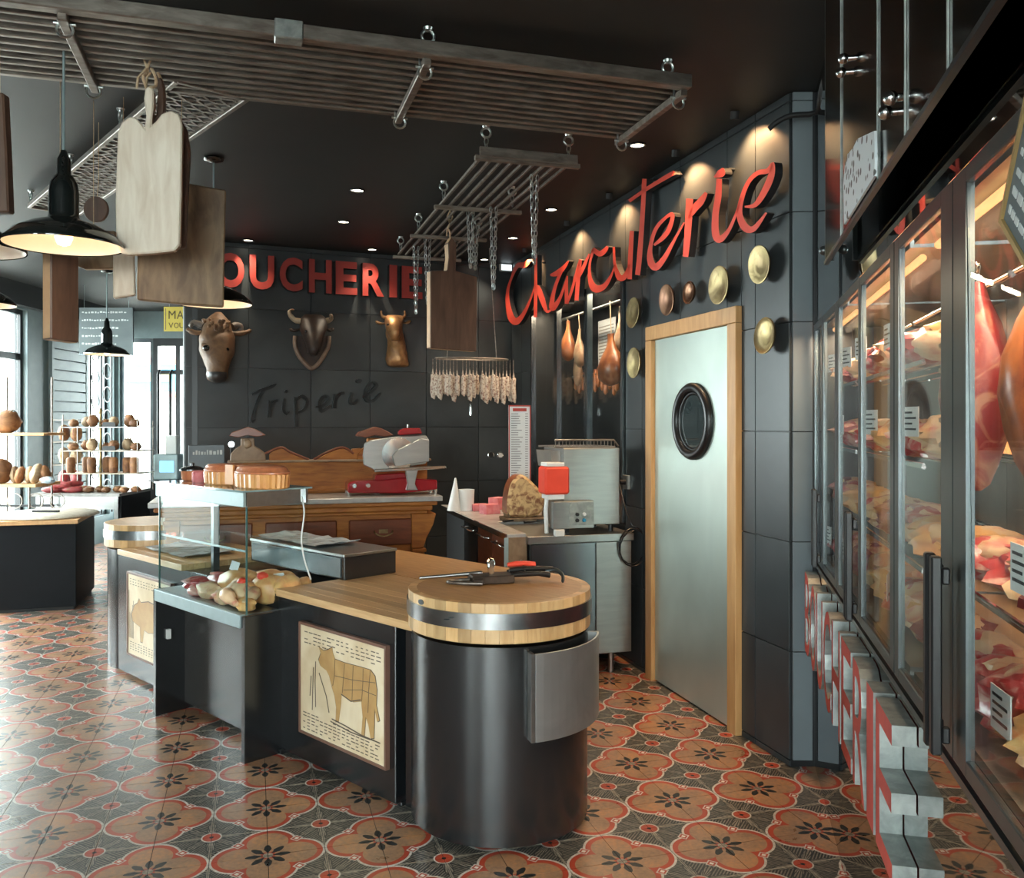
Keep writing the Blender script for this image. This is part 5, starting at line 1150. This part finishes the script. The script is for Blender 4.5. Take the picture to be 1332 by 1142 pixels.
# ---------------------------------------------------------------- sausages on a hoop
HD = 7.35; hc = at(614, 467, HD)
hp = thing('sausage_hoop', 'oval iron hoop hanging under the brown board carrying pale sausages', 'hoop', (hc.x, hc.y, hc.z), radians(20))
hm_ = MB(); hw = 49/FP*HD
P = [(hw*cos(2*pi*i/40), .13*sin(2*pi*i/40), 0) for i in range(40)]; hm_.tube(P, .007, 6, closed=True); hm_.tube([(-hw, 0, 0), (hw, 0, 0)], .004, 5)
for x in (-.22, .22): hm_.tube([(x, 0, 0), (x*.7, 0, CZ-hc.z)], .0035, 5)
obj('hoop', hm_, RUSTY, hp)
R = random.Random(21)
for i in range(24):
    px = 563+i*4.5+(3 if i > 12 else 0)+(3 if i > 7 else 0)
    if px > 671: continue
    py = 487+R.uniform(-2, 2)+(2 if i > 16 else 0); ln_ = R.uniform(26, 36)/FP*HD
    a = (px-614)/49; a = max(-.97, min(.97, a)); yy = (-1 if i % 3 else 1)*.13*math.sqrt(1-a*a)
    p = at(px, py, HD+yy*.6)
    p.y = hc.y+yy*.9+a*hw*.36
    p.x = (px-666)/FP*p.y
    m = MB().tube(cr([(0, 0, hc.z-p.z), (0, 0, .0), (.003, 0, -.015), (.008*(R.random()-.5), 0, -ln_*.5), (.004, 0, -ln_*.93), (0, 0, -ln_)], 3), [.001]*3+[.008]*3+[.020]*3+[.024]*3+[.018]*3+[.005], 9)
    one('pale_sausage', 'pale floury dry sausage, %s on the iron hoop before the back wall' % NTH[i], 'sausage', m, SAUS, p, 0, 'pale sausages on the iron hoop')
kn = thing('hanging_knife', 'small tool with a bright tip hanging in the gap below the pale sausages', 'knife', (at(612, 500, 7.3)), 0)
obj('handle', MB().tube([(0, 0, .2), (0, 0, -.02), (0, 0, -.16)], [.003, .006, .016], 8), BLKMATT, kn); obj('blade', MB().tube([(0, 0, -.162), (0, 0, -.20), (0, 0, -.26)], [.006, .014, .012], 8, flat=.4), CHROME, kn)
# conduit near the column
one('conduit', 'black conduit pipe bent around the top of the slate column', 'pipe', MB().tube(cr([at(1000, 168, 3.86), at(1012, 158, 3.84), at(1030, 150, 3.82), at(1062, 146, 3.8), at(1068, 120, 3.7), at(1080, 76, 3.6), at(1088, 70, 3.6)], 3), .012, 8), BLKMATT)
# ---------------------------------------------------------------- bakery corner, far left
p = at(99, 675, 7.2)
ck = thing('black_cabinet', 'low black cabinet with a pale wooden top at the far left', 'cabinet', (p.x, p.y, 0), E)
obj('body', MB().box(-.60, 0, 0, .85, .03, .715), BLKSAT, ck, bevel=.003); obj('plinth', MB().box(-.58, -.02, .03, .83, 0, .03), BLKMATT, ck)
obj('wooden_top', MB().box(-.72, .02, -.03, .88, .716, .75), FRWOOD, ck, bevel=.003)
rb_ = thing('round_board', 'large round pale board lying on the black cabinet at far left', 'board', (Matrix.Rotation(E, 4, 'Z') @ Vector((-.30, .40, 0))+Vector((p.x, p.y, .7505))), 0)
obj('disc', MB().lathe([(0, 0), (.40, 0), (.415, .008), (.40, .026), (0, .028)], 48), BOARDL, rb_); obj('dark_knife', MB().box(-.12, .10, -.02, .02, .029, .045), BLACKPL, rb_)
TX0, TX1, TY0, TY1, TT = -4.78, -3.885, 8.6, 9.75, .85
tb = thing('marble_table', 'black sided table with a pale marble top carrying the tiered bread stand', 'table', (0, 0, 0), 0)
obj('marble_top', MB().box(TX0, TX1, TY0, TY1, TT-.03, TT), MARBLE, tb, bevel=.003)
obj('apron', MB().box(TX0+.1, TX1-.02, TY0+.03, TY0+.06, TT-.16, TT-.031), STEELH, tb); obj('side_panel', MB().box(TX1-.05, TX1-.01, TY0+.07, TY1-.02, 0, TT-.031), BLKMATT, tb)
for x, y in ((TX0+.05, TY0+.05), (TX1-.06, TY0+.03), (TX0+.05, TY1-.08)): obj('leg', MB().box(x, x+.04, y-.02, y+.02, 0, TT-.031), STEEL, tb)
pd = thing('scale_stand', 'narrow black pedestal carrying the shop scale left of the back wall', 'stand', at(219, 620, 9.3).xy.to_3d(), 0)
obj('post', MB().box(-.13, .13, -.15, .15, 0, .93), BLKMATT, pd); obj('plate', MB().box(-.15, .15, -.17, .17, .931, .945), BLKMET, pd)
sc_ = thing('shop_scale', 'pale shop scale with a lit blue display on the pedestal left of the back wall', 'scale', (pd.location.x, pd.location.y, .946), .0)
obj('housing', MB().box(-.13, .13, -.08, .10, 0, .27), ALU, sc_, bevel=.01); obj('screen', MB().box(-.06, .09, -.086, -.081, .08, .2), emis('scale screen', (.25, .6, .85), 1.2), sc_); obj('printer', MB().box(-.02, .10, -.04, .08, .272, .47), WHITE, sc_, bevel=.006)
# tiered stand
sp = at(131, 636, 8.95); sp.z = TT
ts = thing('tiered_stand', 'four tier iron stand loaded with breads and cakes on the marble table', 'stand', sp, 0)
obj('post', MB().cyl((0, 0, 0), (0, 0, .80), .014, .012, 10).blob((0, 0, .82), (.02, .02, .03)), BRASS, ts)
obj('foot', MB().lathe([(0, 0), (.10, 0), (.09, .02), (.02, .05), (0, .05)], 20), BOARDL, ts)
TZL = [(.19, 617), (.42, 587), (.66, 557)]
for z, _ in TZL:
    obj('tier', MB().box(-.30, .47, -.20, .20, z-.010, z), [STEELH, BOARDL, STEELH][int(z*10) % 3], ts, bevel=.002)
obj('rods', MB().tube([(-.29, -.19, .0), (-.29, -.19, .78)], .005, 5).tube([(.46, -.19, 0), (.46, -.19, .72)], .005, 5).tube([(.46, .19, 0), (.46, .19, .72)], .005, 5), RUSTY, ts)
R = random.Random(31)
def loaf(x, y, z, a, b, c, label, grp, mat, sd, rz=0, name='bread_loaf', cat='bread', stand=False):
    T = Matrix.Rotation(R.uniform(-.3, .3), 4, 'Y') if stand else None
    m = MB().blob((0, 0, c*.93), (a, b, c), sd, .16, 3, nu=12, nv=8, T=T)
    t = thing(name, label, cat, (x, y, z), rz, grp); obj('crust', m, mat, t)
    s = MB()
    for k in (-1, 0, 1): s.tube([(k*a*.45-.01, -b*.5, c*1.62), (k*a*.45, 0, c*1.93), (k*a*.45+.01, b*.5, c*1.62)], .006, 5)
    if not stand: obj('score_marks', s, BREADF, t)
    return t
tn = ['lowest', 'middle', 'top']
for k, (z, _) in enumerate(TZL):
    for i in range(7):
        x = -.24+i*.105+R.uniform(-.01, .01); y = -.10+.08*(i % 2)+R.uniform(-.02, .02)
        if k == 0: 
            m = MB().tube([(0, 0, .0), (0, 0, .05), (0, 0, .14), (0, 0, .16)], [.04, .045, .045, .03], 12); t = one('upright_roll', 'upright golden cylindrical cake, %s on the lowest tier of the bread stand' % NTH[i], 'cake', m, BREAD, (sp.x+x, sp.y+y, TT+z), 0, 'cakes on the lowest tier')
        else: loaf(sp.x+x, sp.y+y, TT+z, .055, .05, .04+.012*(i % 3), 'small round bread, %s on the %s tier of the bread stand' % (NTH[i], tn[k]), 'breads on the %s tier' % tn[k], BREAD if (i+k) % 3 else BREADF, i+k*10, R.uniform(0, 3))
for i in range(8):
    loaf(sp.x-.2+i*.09, sp.y-.22+.06*(i % 2), TT, .045, .05, .03, 'small golden bun, %s in the row at the bread stand foot' % NTH[i], 'buns on the marble table', BREAD, i+70, R.uniform(0, 3), 'bun', 'bun')
for k, z in enumerate((.42, .66)):
    one('label_holder', 'small black price label on the %s tier of the bread stand' % ('middle', 'top')[k], 'label', MB().prism([(-.07, 0), (.07, 0), (.06, .045), (-.06, .045)], 0, .004), BLACKPL, (sp.x+.17, sp.y-.19, TT+z+.001))
# salami heap and bag tower left of the stand
for i in range(9):
    x = at(72+i*4.5, 636, 8.8).x; zz = TT+.03+.05*(1 if 2 < i < 7 else 0)*(i % 2)
    one('red_salami', 'dark red salami, %s in the heap on the marble table' % NTH[i], 'salami', MB().blob((0, 0, 0), (.10, .035, .032), i, .1, nu=12, nv=8), WAXR, (x, 8.72+.05*(i % 3), zz), .3*(i % 3), 'red salamis heaped on the marble table')
bt = thing('wire_tower', 'tall wire display tower of bagged goods left of the tiered bread stand', 'display rack', at(91, 640, 9.15).xy.to_3d()+Vector((0, 0, TT)), 0)
m = MB()
for x in (-.13, .13):
    for y in (-.1, .1): m.tube([(x, y, 0), (x, y, .74)], .006, 5)
for z in (.02, .26, .50, .73): m.tube([(-.13, -.1, z), (.13, -.1, z), (.13, .1, z), (-.13, .1, z)], .005, 5, closed=True)
obj('wires', m, RUSTY, bt)
for z in (.02, .26, .50): obj('wire_shelf', MB().box(-.13, .13, -.1, .1, z-.004, z+.002), STEELH, bt)
gm_ = [WAXR, BREADF, BREAD]
for k, z in enumerate((.022, .262, .502)):
    for x in (-.065, .065):
        one('goods_bag', 'clear bag of %s goods, %s one on the %s shelf of the wire tower' % (('red', 'pale', 'brown')[k], 'left' if x < 0 else 'right', ('lowest', 'middle', 'top')[k]), 'bag', MB().blob((0, 0, .09), (.055, .06, .09), k+x*9, .25, nu=12, nv=8), gm_[k], bt.location+Vector((x, 0, z+.002)), 0, 'bags on the wire tower')
# wooden wall shelving with loaves, extreme left
D = 8.35; xl_, xr_ = at(-30, 0, D).x, at(68, 0, D).x
sv = thing('bread_shelving', 'wooden bread shelving on thin iron uprights before the bright left window', 'shelf', (0, D, 0), 0)
z1 = CH-(563-HY)/FP*D; z2 = CH-(628-HY)/FP*D
obj('shelf', MB().box(xl_, xr_, -.15, .25, z1-.025, z1), FRWOOD, sv, bevel=.003); obj('shelf', MB().box(xl_, xr_-.05, -.2, .25, z2-.03, z2), FRWOOD, sv, bevel=.003)
m = MB()
for x in (xl_+.03, xr_-.12, (xl_+xr_)/2-.2): m.tube([(x, .22, 0), (x, .22, 2.0)], .010, 6)
for x in (xr_-.12,): m.tube([(x, -.18, 0), (x, -.18, z2-.03)], .010, 6)
for i in range(4): m.ring((xl_+.25+i*.2, -.15, z2-.16), .07, .006, 'Y', 14, 4)
obj('iron_uprights', m, RUSTY, sv); obj('back_rail', MB().box(xl_, xr_-.1, .20, .23, z2-.45, z2-.42).box(xl_, xr_-.1, .20, .23, z2-.25, z2-.23), BLKMATT, sv)
loaf(at(9, 0, D).x, D, z1, .13, .11, .115, 'big dark crusted round loaf on the upper wooden shelf at far left', None, BREAD, 3)
loaf(at(-22, 0, D).x, D+.02, z1, .11, .10, .09, 'dark round loaf at the left end of the upper wooden shelf', None, BREAD, 5)
for i, (px, s, mt, lb) in enumerate([(5, .125, BREAD, 'largest dark round loaf at the left on the lower wooden shelf'), (22, .085, BREADF, 'grey floury loaf second from left on the lower shelf'), (31, .085, BREAD, 'brown loaf third from left on the lower shelf'),
                                 (41, .085, BREADF, 'floury loaf standing fourth from left on the lower shelf'), (52, .10, BREADF, 'tall pale floury loaf right of centre on the lower shelf'), (61, .09, BREAD, 'brown loaf near the right end of the lower shelf')]):
    loaf(at(px, 0, D).x, D-.06+.03*(i % 2), z2, s*.55 if i else s*.9, s, s*1.0, lb, None, mt, i+40, .3, stand=True)
bb = thing('blue_bag', 'small crumpled blue and white packet in front of the lower shelf loaves', 'packet', (at(60, 0, D-.15).x, D-.12, z2), 0)
obj('packet', MB().blob((0, 0, .035), (.07, .05, .035), 2, .4), pm('blue packet', (.25, .38, .48), .5, c2=(.6, .62, .62), scale=20), bb)
# chalkboard and yellow sign
F8 = Frame((at(138, 0, 9.4).x, 9.4), 0); ca, cb_ = F8.px(103, 400), F8.px(173, 462)
cbd = thing('chalkboard', 'large chalkboard with white handwriting hanging above the bread corner', 'chalkboard', F8.o, 0)
obj('board', MB().box(ca[0], cb_[0], 0, .02, cb_[1], ca[1]), CHALK, cbd, bevel=.002); obj('frame_edge', MB().box(ca[0], cb_[0], -.004, 0, cb_[1], cb_[1]+.012).box(cb_[0]-.012, cb_[0], -.004, 0, cb_[1], ca[1]), DKSTEEL, cbd)
m = MB(); 
for j in range(5):
    x = ca[0]+.03; z = ca[1]-.06-j*.085
    while x < cb_[0]-.06-(.12 if j > 1 else 0):
        w_ = R.uniform(.012, .03); m.box(x, x+w_, -.0015, 0, z+R.uniform(-.004, .004), z+R.uniform(.010, .022)); x += w_+R.uniform(.005, .016)
obj('handwriting', m, CHALKW, cbd)
m = MB()
for x in (ca[0]+.05, cb_[0]-.05): m.tube([(x, .01, ca[1]), (x, .01, CZ)], .003, 5)
obj('hanging_wires', m, ZINC, cbd)
F9 = Frame((at(226, 0, 8.0).x, 8.0), 0); ca, cb_ = F9.px(213, 399), F9.px(262, 431)
ys = thing('yellow_sign', 'yellow card sign with brown letters partly hidden by the back wall edge', 'sign', F9.o, 0)
obj('card', MB().box(ca[0], cb_[0], 0, .006, cb_[1], ca[1]), YSIGN, ys); obj('border', MB().box(ca[0]+.015, ca[0]+.021, -.001, 0, cb_[1]+.015, ca[1]-.015), INKB, ys)
INKY = pm('sign letters', (.10, .07, .02), .6)
for i, (ch, zz, hh) in enumerate((('M', .115, .075), ('A', .115, .075), ('V', .03, .05), ('O', .03, .05), ('U', .03, .05))):
    k = i if i < 2 else i-2; st_ = .075 if i < 2 else .05
    link('letter', letter_mesh(ch, st_*.85, hh, .002, [INKY], .0), ys, (ca[0]+.045+k*st_, 0, cb_[1]+zz))
obj('hanging_wires', MB().tube([(ca[0]+.05, .003, ca[1]), (ca[0]+.05, .003, CZ)], .002, 4), ZINC, ys)
# dark lettered plaque and round lamp left on the dresser
F7 = Frame((at(268, 0, 6.25).x, 6.25), E); ca, cb_ = F7.px(245, 579), F7.px(292, 607)
dp = thing('dark_plaque', 'dark plaque with pale lettering standing behind the terrines left of the finial', 'sign', (F7.o.x, F7.o.y, 0), E)
obj('plaque', MB().box(ca[0], cb_[0], 0, .02, TZ+.001, ca[1]), pm('slate plaque', (.05, .065, .075), .4), dp, bevel=.003)
m = MB(); x = ca[0]+.03
while x < cb_[0]-.03: w_ = R.uniform(.008, .02); m.box(x, x+w_, -.0015, 0, ca[1]-.07, ca[1]-.07+R.uniform(.02, .035)); x += w_+.008
obj('pale_lettering', m, CHALKW, dp)
gl = thing('glass_globe', 'small bright round bulb on a dark stem left of the pale finial', 'bulb', at(301, 578, 6.2), 0)
obj('globe', MB().blob((0, 0, 0), (.022, .022, .022), 0, 0), NEON, gl); obj('stem', MB().cyl((0, 0, -.02), (0, 0, TZ-gl.location.z), .008, .010, 8), BLKMATT, gl)
# ---------------------------------------------------------------- wall refrigerators with hanging meat
FI = pm('fridge liner steel', (.42, .43, .42), .35, .9, c2=(.32, .33, .32), scale=5)
SHZ = [(1.20, 1.45, 1.70), (1.20, 1.45, 1.70), (1.225,)]
UN = [(.045, .838, .40, 'far'), (.842, 1.898, 1.37, 'middle'), (1.902, 3.0, 2.44, 'near')]
ZA, ZB_ = .945, 1.99; HZ = [(.965, 1.28), (.965, 1.285), (.965, 1.315)]
for ui, (a, b, j, nm) in enumerate(UN+[(3.004, 4.1, 3.55, 'hidden')]):
    t = thing('refrigerator', ('%s built in glass door refrigerator in the right wall' % {'far': 'narrow farthest', 'middle': 'middle', 'near': 'nearest', 'hidden': 'last, out of sight,'}[nm]) + (' next to the slate column' if ui == 0 else ''), 'refrigerator', FK.o, FK.rz)
    obj('liner', MB().box(a, b, .54, .56, ZA, ZB_).box(a+.02, b-.02, .03, .54, ZA, ZA+.02).box(a+.02, b-.02, .03, .54, ZB_-.02, ZB_), FI, t)
    fw = .026
    for k, (p, q) in enumerate(((a, j), (j, b))):
        fl_ = .05 if k == 0 else (.085 if ui == 2 else .028); fr_ = .05 if k == 1 else (.085 if ui == 2 else .028)
        d = obj('door', MB().box(p+.002, p+fl_, -.010, .004, ZA+.005, ZB_-.005).box(q-fr_, q-.002, -.010, .004, ZA+.005, ZB_-.005).box(p+fl_, q-fr_, -.010, .004, ZA+.005, ZA+.035).box(p+fl_, q-fr_, -.010, .004, ZB_-.035, ZB_-.005), DKSTEEL, t, bevel=.002)
        obj('pane', MB().box(p+fl_, q-fr_, -.006, -.001, ZA+.036, ZB_-.036), GLASSF, d)
        h0, h1 = HZ[min(ui, 2)]; hx = (q-.034) if k == 0 else (p+.012)
        obj('handle', MB().box(hx, hx+.020, -.052, -.034, h0, h1).box(hx+.004, hx+.016, -.034, -.020, h0+.02, h0+.05).box(hx+.004, hx+.016, -.034, -.020, h1-.05, h1-.02), BLACKPL, d, bevel=.003)
    obj('hanging_rail', MB().cyl((a+.02, .25, 1.90), (b-.02, .25, 1.90), .010, .010, 10), CHROME, t)
    m = MB()
    for z in SHZ[min(ui, 2)]:
        for y in (.06, .14, .22, .30, .38, .46): m.tube([(a+.02, y, z), (b-.02, y, z)], .004, 5)
        m.tube([(a+.02, .06, z-.006), (b-.02, .06, z-.006)], .006, 5).tube([(a+.02, .50, z-.006), (b-.02, .50, z-.006)], .006, 5)
    obj('wire_shelf', m, CHROME, t)
    obj('lamp_tube', MB().cyl((a+.08, .07, 1.955), (b-.08, .07, 1.955), .010, .010, 8), WARME, t)
    sb_ = [(a+.06+i*(b-a-.12)/4, a+.06+(i+1)*(b-a-.12)/4) for i in range(4)]
    for i, (p, q) in enumerate(sb_):
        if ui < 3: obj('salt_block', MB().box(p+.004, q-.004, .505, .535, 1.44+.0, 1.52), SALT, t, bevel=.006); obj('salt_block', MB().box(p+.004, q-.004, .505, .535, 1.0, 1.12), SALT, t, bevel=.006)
    L = bpy.data.lights.new('fridge light', 'AREA'); L.shape = 'RECTANGLE'; L.size = b-a-.1; L.size_y = .05; L.energy = 11; L.color = (1, .74, .50)
    o = bpy.data.objects.new('fridge_light', L); COL.objects.link(o); o.parent = t; o.location = ((a+b)/2, .10, 1.945)
def meat(x, y, z, r, label, mat, hang=None, sd=0, grp=None, name='beef_joint', bone=False, card=False, tw=0, amp=.35):
    t = thing(name, label, 'meat', FK.w(x, y, z), FK.rz+tw, grp)
    if hang:
        m = MB(); R = random.Random(sd); n = 16; secs = []
        pr = [(0, .18), (.08, .3), (.2, .62), (.38, .95), (.55, 1), (.72, .85), (.88, .6), (.97, .35), (1, .1)]
        for a, k in pr: secs.append([Vector((r[0]*k*cos(2*pi*i/n)*(1+.3*noise.noise(Vector((i*.6, a*3, sd)))), r[1]*k*sin(2*pi*i/n)*(1+.3*noise.noise(Vector((i*.6, a*3, sd+9)))), -a*hang)) for i in range(n)])
        obj('cut', m.loft(secs), mat, t)
        obj('hook', MB().tube(cr([(0, 0, 1.905-z), (.012, 0, 1.895-z), (0, 0, (1.9-z)*.4), (0, 0, -.02)], 3), .004, 5), CHROME, t)
        if bone:
            for i in range(5): obj('rib_bone', MB().tube(cr([(-r[0]*.75, -r[1]*.6, -hang*(.28+.12*i)), (0, -r[1]*1.03, -hang*(.30+.12*i)), (r[0]*.7, -r[1]*.65, -hang*(.26+.12*i))], 3), .008, 6), HAMF, t)
    else:
        obj('cut', MB().blob((0, 0, r[2]*.95), r, sd, amp, 2.4, nu=18, nv=12), mat, t)
        obj('fat_cap', MB().blob((r[0]*.1, r[1]*.1, r[2]*1.25), (r[0]*.8, r[1]*.8, r[2]*.72), sd+3, amp*.8, nu=14, nv=8), FAT if mat is not FAT else CHEESE, t)
    if card: 
        w_ = .085; zz = -.02 if not hang else -hang*.3
        c = obj('price_card', MB().box(-w_/2, w_/2, -.001, .001, 0, .075), PAPER, t, (-.03, -r[1]-.012, (r[2] if not hang else zz)))
        m = MB()
        for i in range(4): m.box(-w_*.38, w_*(.1+.25*(i % 2)), -.002, -.001, .058-i*.014, .063-i*.014)
        obj('print', m, INK, c)
    return t
G = {0: 'far', 1: 'middle', 2: 'nearest'}
ORD = ['first', 'second', 'third', 'fourth', 'fifth', 'sixth', 'seventh']
RM = random.Random(77); MT = [MEAT, FAT, MEATD, MEAT, CHEESE, MEAT, FAT]
MN = {id(MEAT): 'red marbled', id(FAT): 'fatty orange', id(MEATD): 'dark aged', id(CHEESE): 'yellow skinned'}
for ui, (x0, x1, n) in enumerate(((.10, .80, 4), (.90, 1.86, 6), (1.97, 2.92, 6))):
    nm = ('farthest', 'middle', 'nearest')[ui]
    for zi, z in enumerate((.968,)+tuple(q+.007 for q in SHZ[ui])):
        for i in range(n):
            mt = MT[(i*3+zi*2+ui) % 7]; x = x0+(x1-x0)*(i+.5)/n+RM.uniform(-.015, .015); s_ = RM.uniform(.85, 1.1)
            if ui == 2 and zi == 0: mt = MEAT if i != 3 else CHEESE
            r = (.085*s_, .080, .050*s_*(1.35 if zi == 0 else 1.1))
            meat(x, .125+RM.uniform(0, .03), z, r, '%s cut, %s from the column %s, %s refrigerator' % (MN[id(mt)], ORD[i], ('on the floor', 'on the lowest shelf' if ui < 2 else 'on the shelf', 'on the middle shelf', 'on the top shelf')[zi], nm), mt, None, ui*50+zi*10+i, card=((i*2+zi) % 3 == 0), amp=.45, tw=RM.uniform(-.3, .3))
meat(2.02, .14, 1.86, (.08, .07), 'long dark rib rack hanging first in the nearest refrigerator', MEATD, .46, 17, bone=True)
meat(2.25, .20, 1.84, (.08, .08), 'brown dried hanging cut second in the nearest refrigerator', HAM, .42, 18)
meat(2.48, .24, 1.80, (.08, .07), 'fatty hanging loin behind the handles of the nearest refrigerator', FAT, .38, 27)
meat(2.68, .13, 1.80, (.075, .065), 'bright pink hanging cut nearest the picture edge, upper', MEAT, .36, 19)
meat(2.86, .26, 1.82, (.10, .09), 'dark aged rib rack at the back of the nearest refrigerator', MEATD, .44, 20, bone=True)
# tilted chalk sign on the nearest door
x, z = FK.px(1352, 243, -.026); cs = thing('tilted_sign', 'small black sign in a gold frame tilted on the nearest refrigerator door', 'sign', FK.w(x, -.026, z), FK.rz)
GOLD = pm('gold frame', (.50, .36, .16), .4, .6)
T = Matrix.Rotation(radians(38), 4, 'Y')
obj('sign_board', MB().box(-.08, .08, -.008, 0, -.08, .08, T=T), CHALK, cs); obj('gold_frame', MB().box(-.088, .088, -.012, 0, .08, .088, T=T).box(-.088, .088, -.012, 0, -.088, -.08, T=T).box(-.088, -.08, -.012, 0, -.08, .08, T=T).box(.08, .088, -.012, 0, -.08, .08, T=T), GOLD, cs)
m = MB(); R = random.Random(4)
for i in range(5):
    xx = -.065
    while xx < .05: w_ = R.uniform(.008, .02); m.box(xx, xx+w_, -.0095, -.008, .045-i*.027, .045-i*.027+R.uniform(.008, .013), T=T); xx += w_+.006
obj('handwriting', m, CHALKW, cs)
# ---------------------------------------------------------------- steel panels above the refrigerators
up = thing('overhead_panel', 'smoky polished steel panels with ball studs above the refrigerators', 'wall panel', FK.o, FK.rz)
SE = [.945, 1.366, 1.993, 2.302, 2.63, 3.5]
for a, b in zip(SE[:-1], SE[1:]): obj('steel_sheet', MB().box(a+.002, b-.002, -.060, -.045, 2.11, 3.03), SMOKED, up, bevel=.002)
for x in SE[1:-1]: obj('seam_strip', MB().box(x-.0025, x+.0025, -.064, -.0605, 2.11, 3.03), GALV, up)
obj('bottom_edge', MB().box(.94, 3.5, -.064, -.050, 2.098, 2.109), DKSTEEL, up); obj('end_cap', MB().box(.936, .944, -.060, -.03, 2.11, 3.03), DKSTEEL, up)
for px, py in ((1101, 76), (1098, 94), (1164, 127), (1157, 146)):
    x, z = FK.px(px, py, -.075); s = obj('ball_stud', MB().blob((x, -.083, z), (.015, .015, .015), 0, 0).cyl((x, -.0605, z), (x, -.075, z), .008, .008, 8), CHROME, up)
x, z = FK.px(1066, 326, -.05); one('ball_stud', 'small steel ball stud fixed alone low beside the overhead steel panels', 'stud', MB().blob((0, -.035, 0), (.018, .018, .018), 0, 0).cyl((0, 0, 0), (0, -.03, 0), .007, .007, 8), DKSTEEL, FK.w(x, 0, z), FK.rz)
# spotted reflection in the polished steel, painted as a thin flat plate
def reflmat():
    m, t, b = newmat('spotted reflection'); v = t.node('ShaderNodeTexVoronoi'); v.inputs['Scale'].default_value = 26; t.put(v.inputs['Vector'], t.coord((1, 1, 1.3)))
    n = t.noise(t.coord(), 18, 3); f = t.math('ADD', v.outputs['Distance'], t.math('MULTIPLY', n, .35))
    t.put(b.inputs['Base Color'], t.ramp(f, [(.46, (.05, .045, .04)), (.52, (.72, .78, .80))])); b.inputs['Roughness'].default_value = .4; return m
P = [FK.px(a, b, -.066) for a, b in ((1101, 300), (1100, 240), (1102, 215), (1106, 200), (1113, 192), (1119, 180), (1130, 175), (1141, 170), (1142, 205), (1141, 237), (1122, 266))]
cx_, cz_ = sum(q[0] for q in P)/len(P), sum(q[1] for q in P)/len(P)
one('painted_reflection', 'black and white spotted painted reflection on the polished steel above the refrigerators', 'wall panel', MB().prism([(q[0]-cx_, max(q[1], 2.112)-cz_) for q in P], -.006, 0), reflmat(), FK.w(cx_, -.0665, cz_), FK.rz)

for o in COL.objects:
    if o.parent and o.name.split('.')[0] in ('printed_lines', 'ink_lines', 'handwriting', 'pale_lettering', 'curls', 'expanded_mesh', 'wires', 'scrollwork', 'iron_uprights'): o['kind'] = 'stuff'
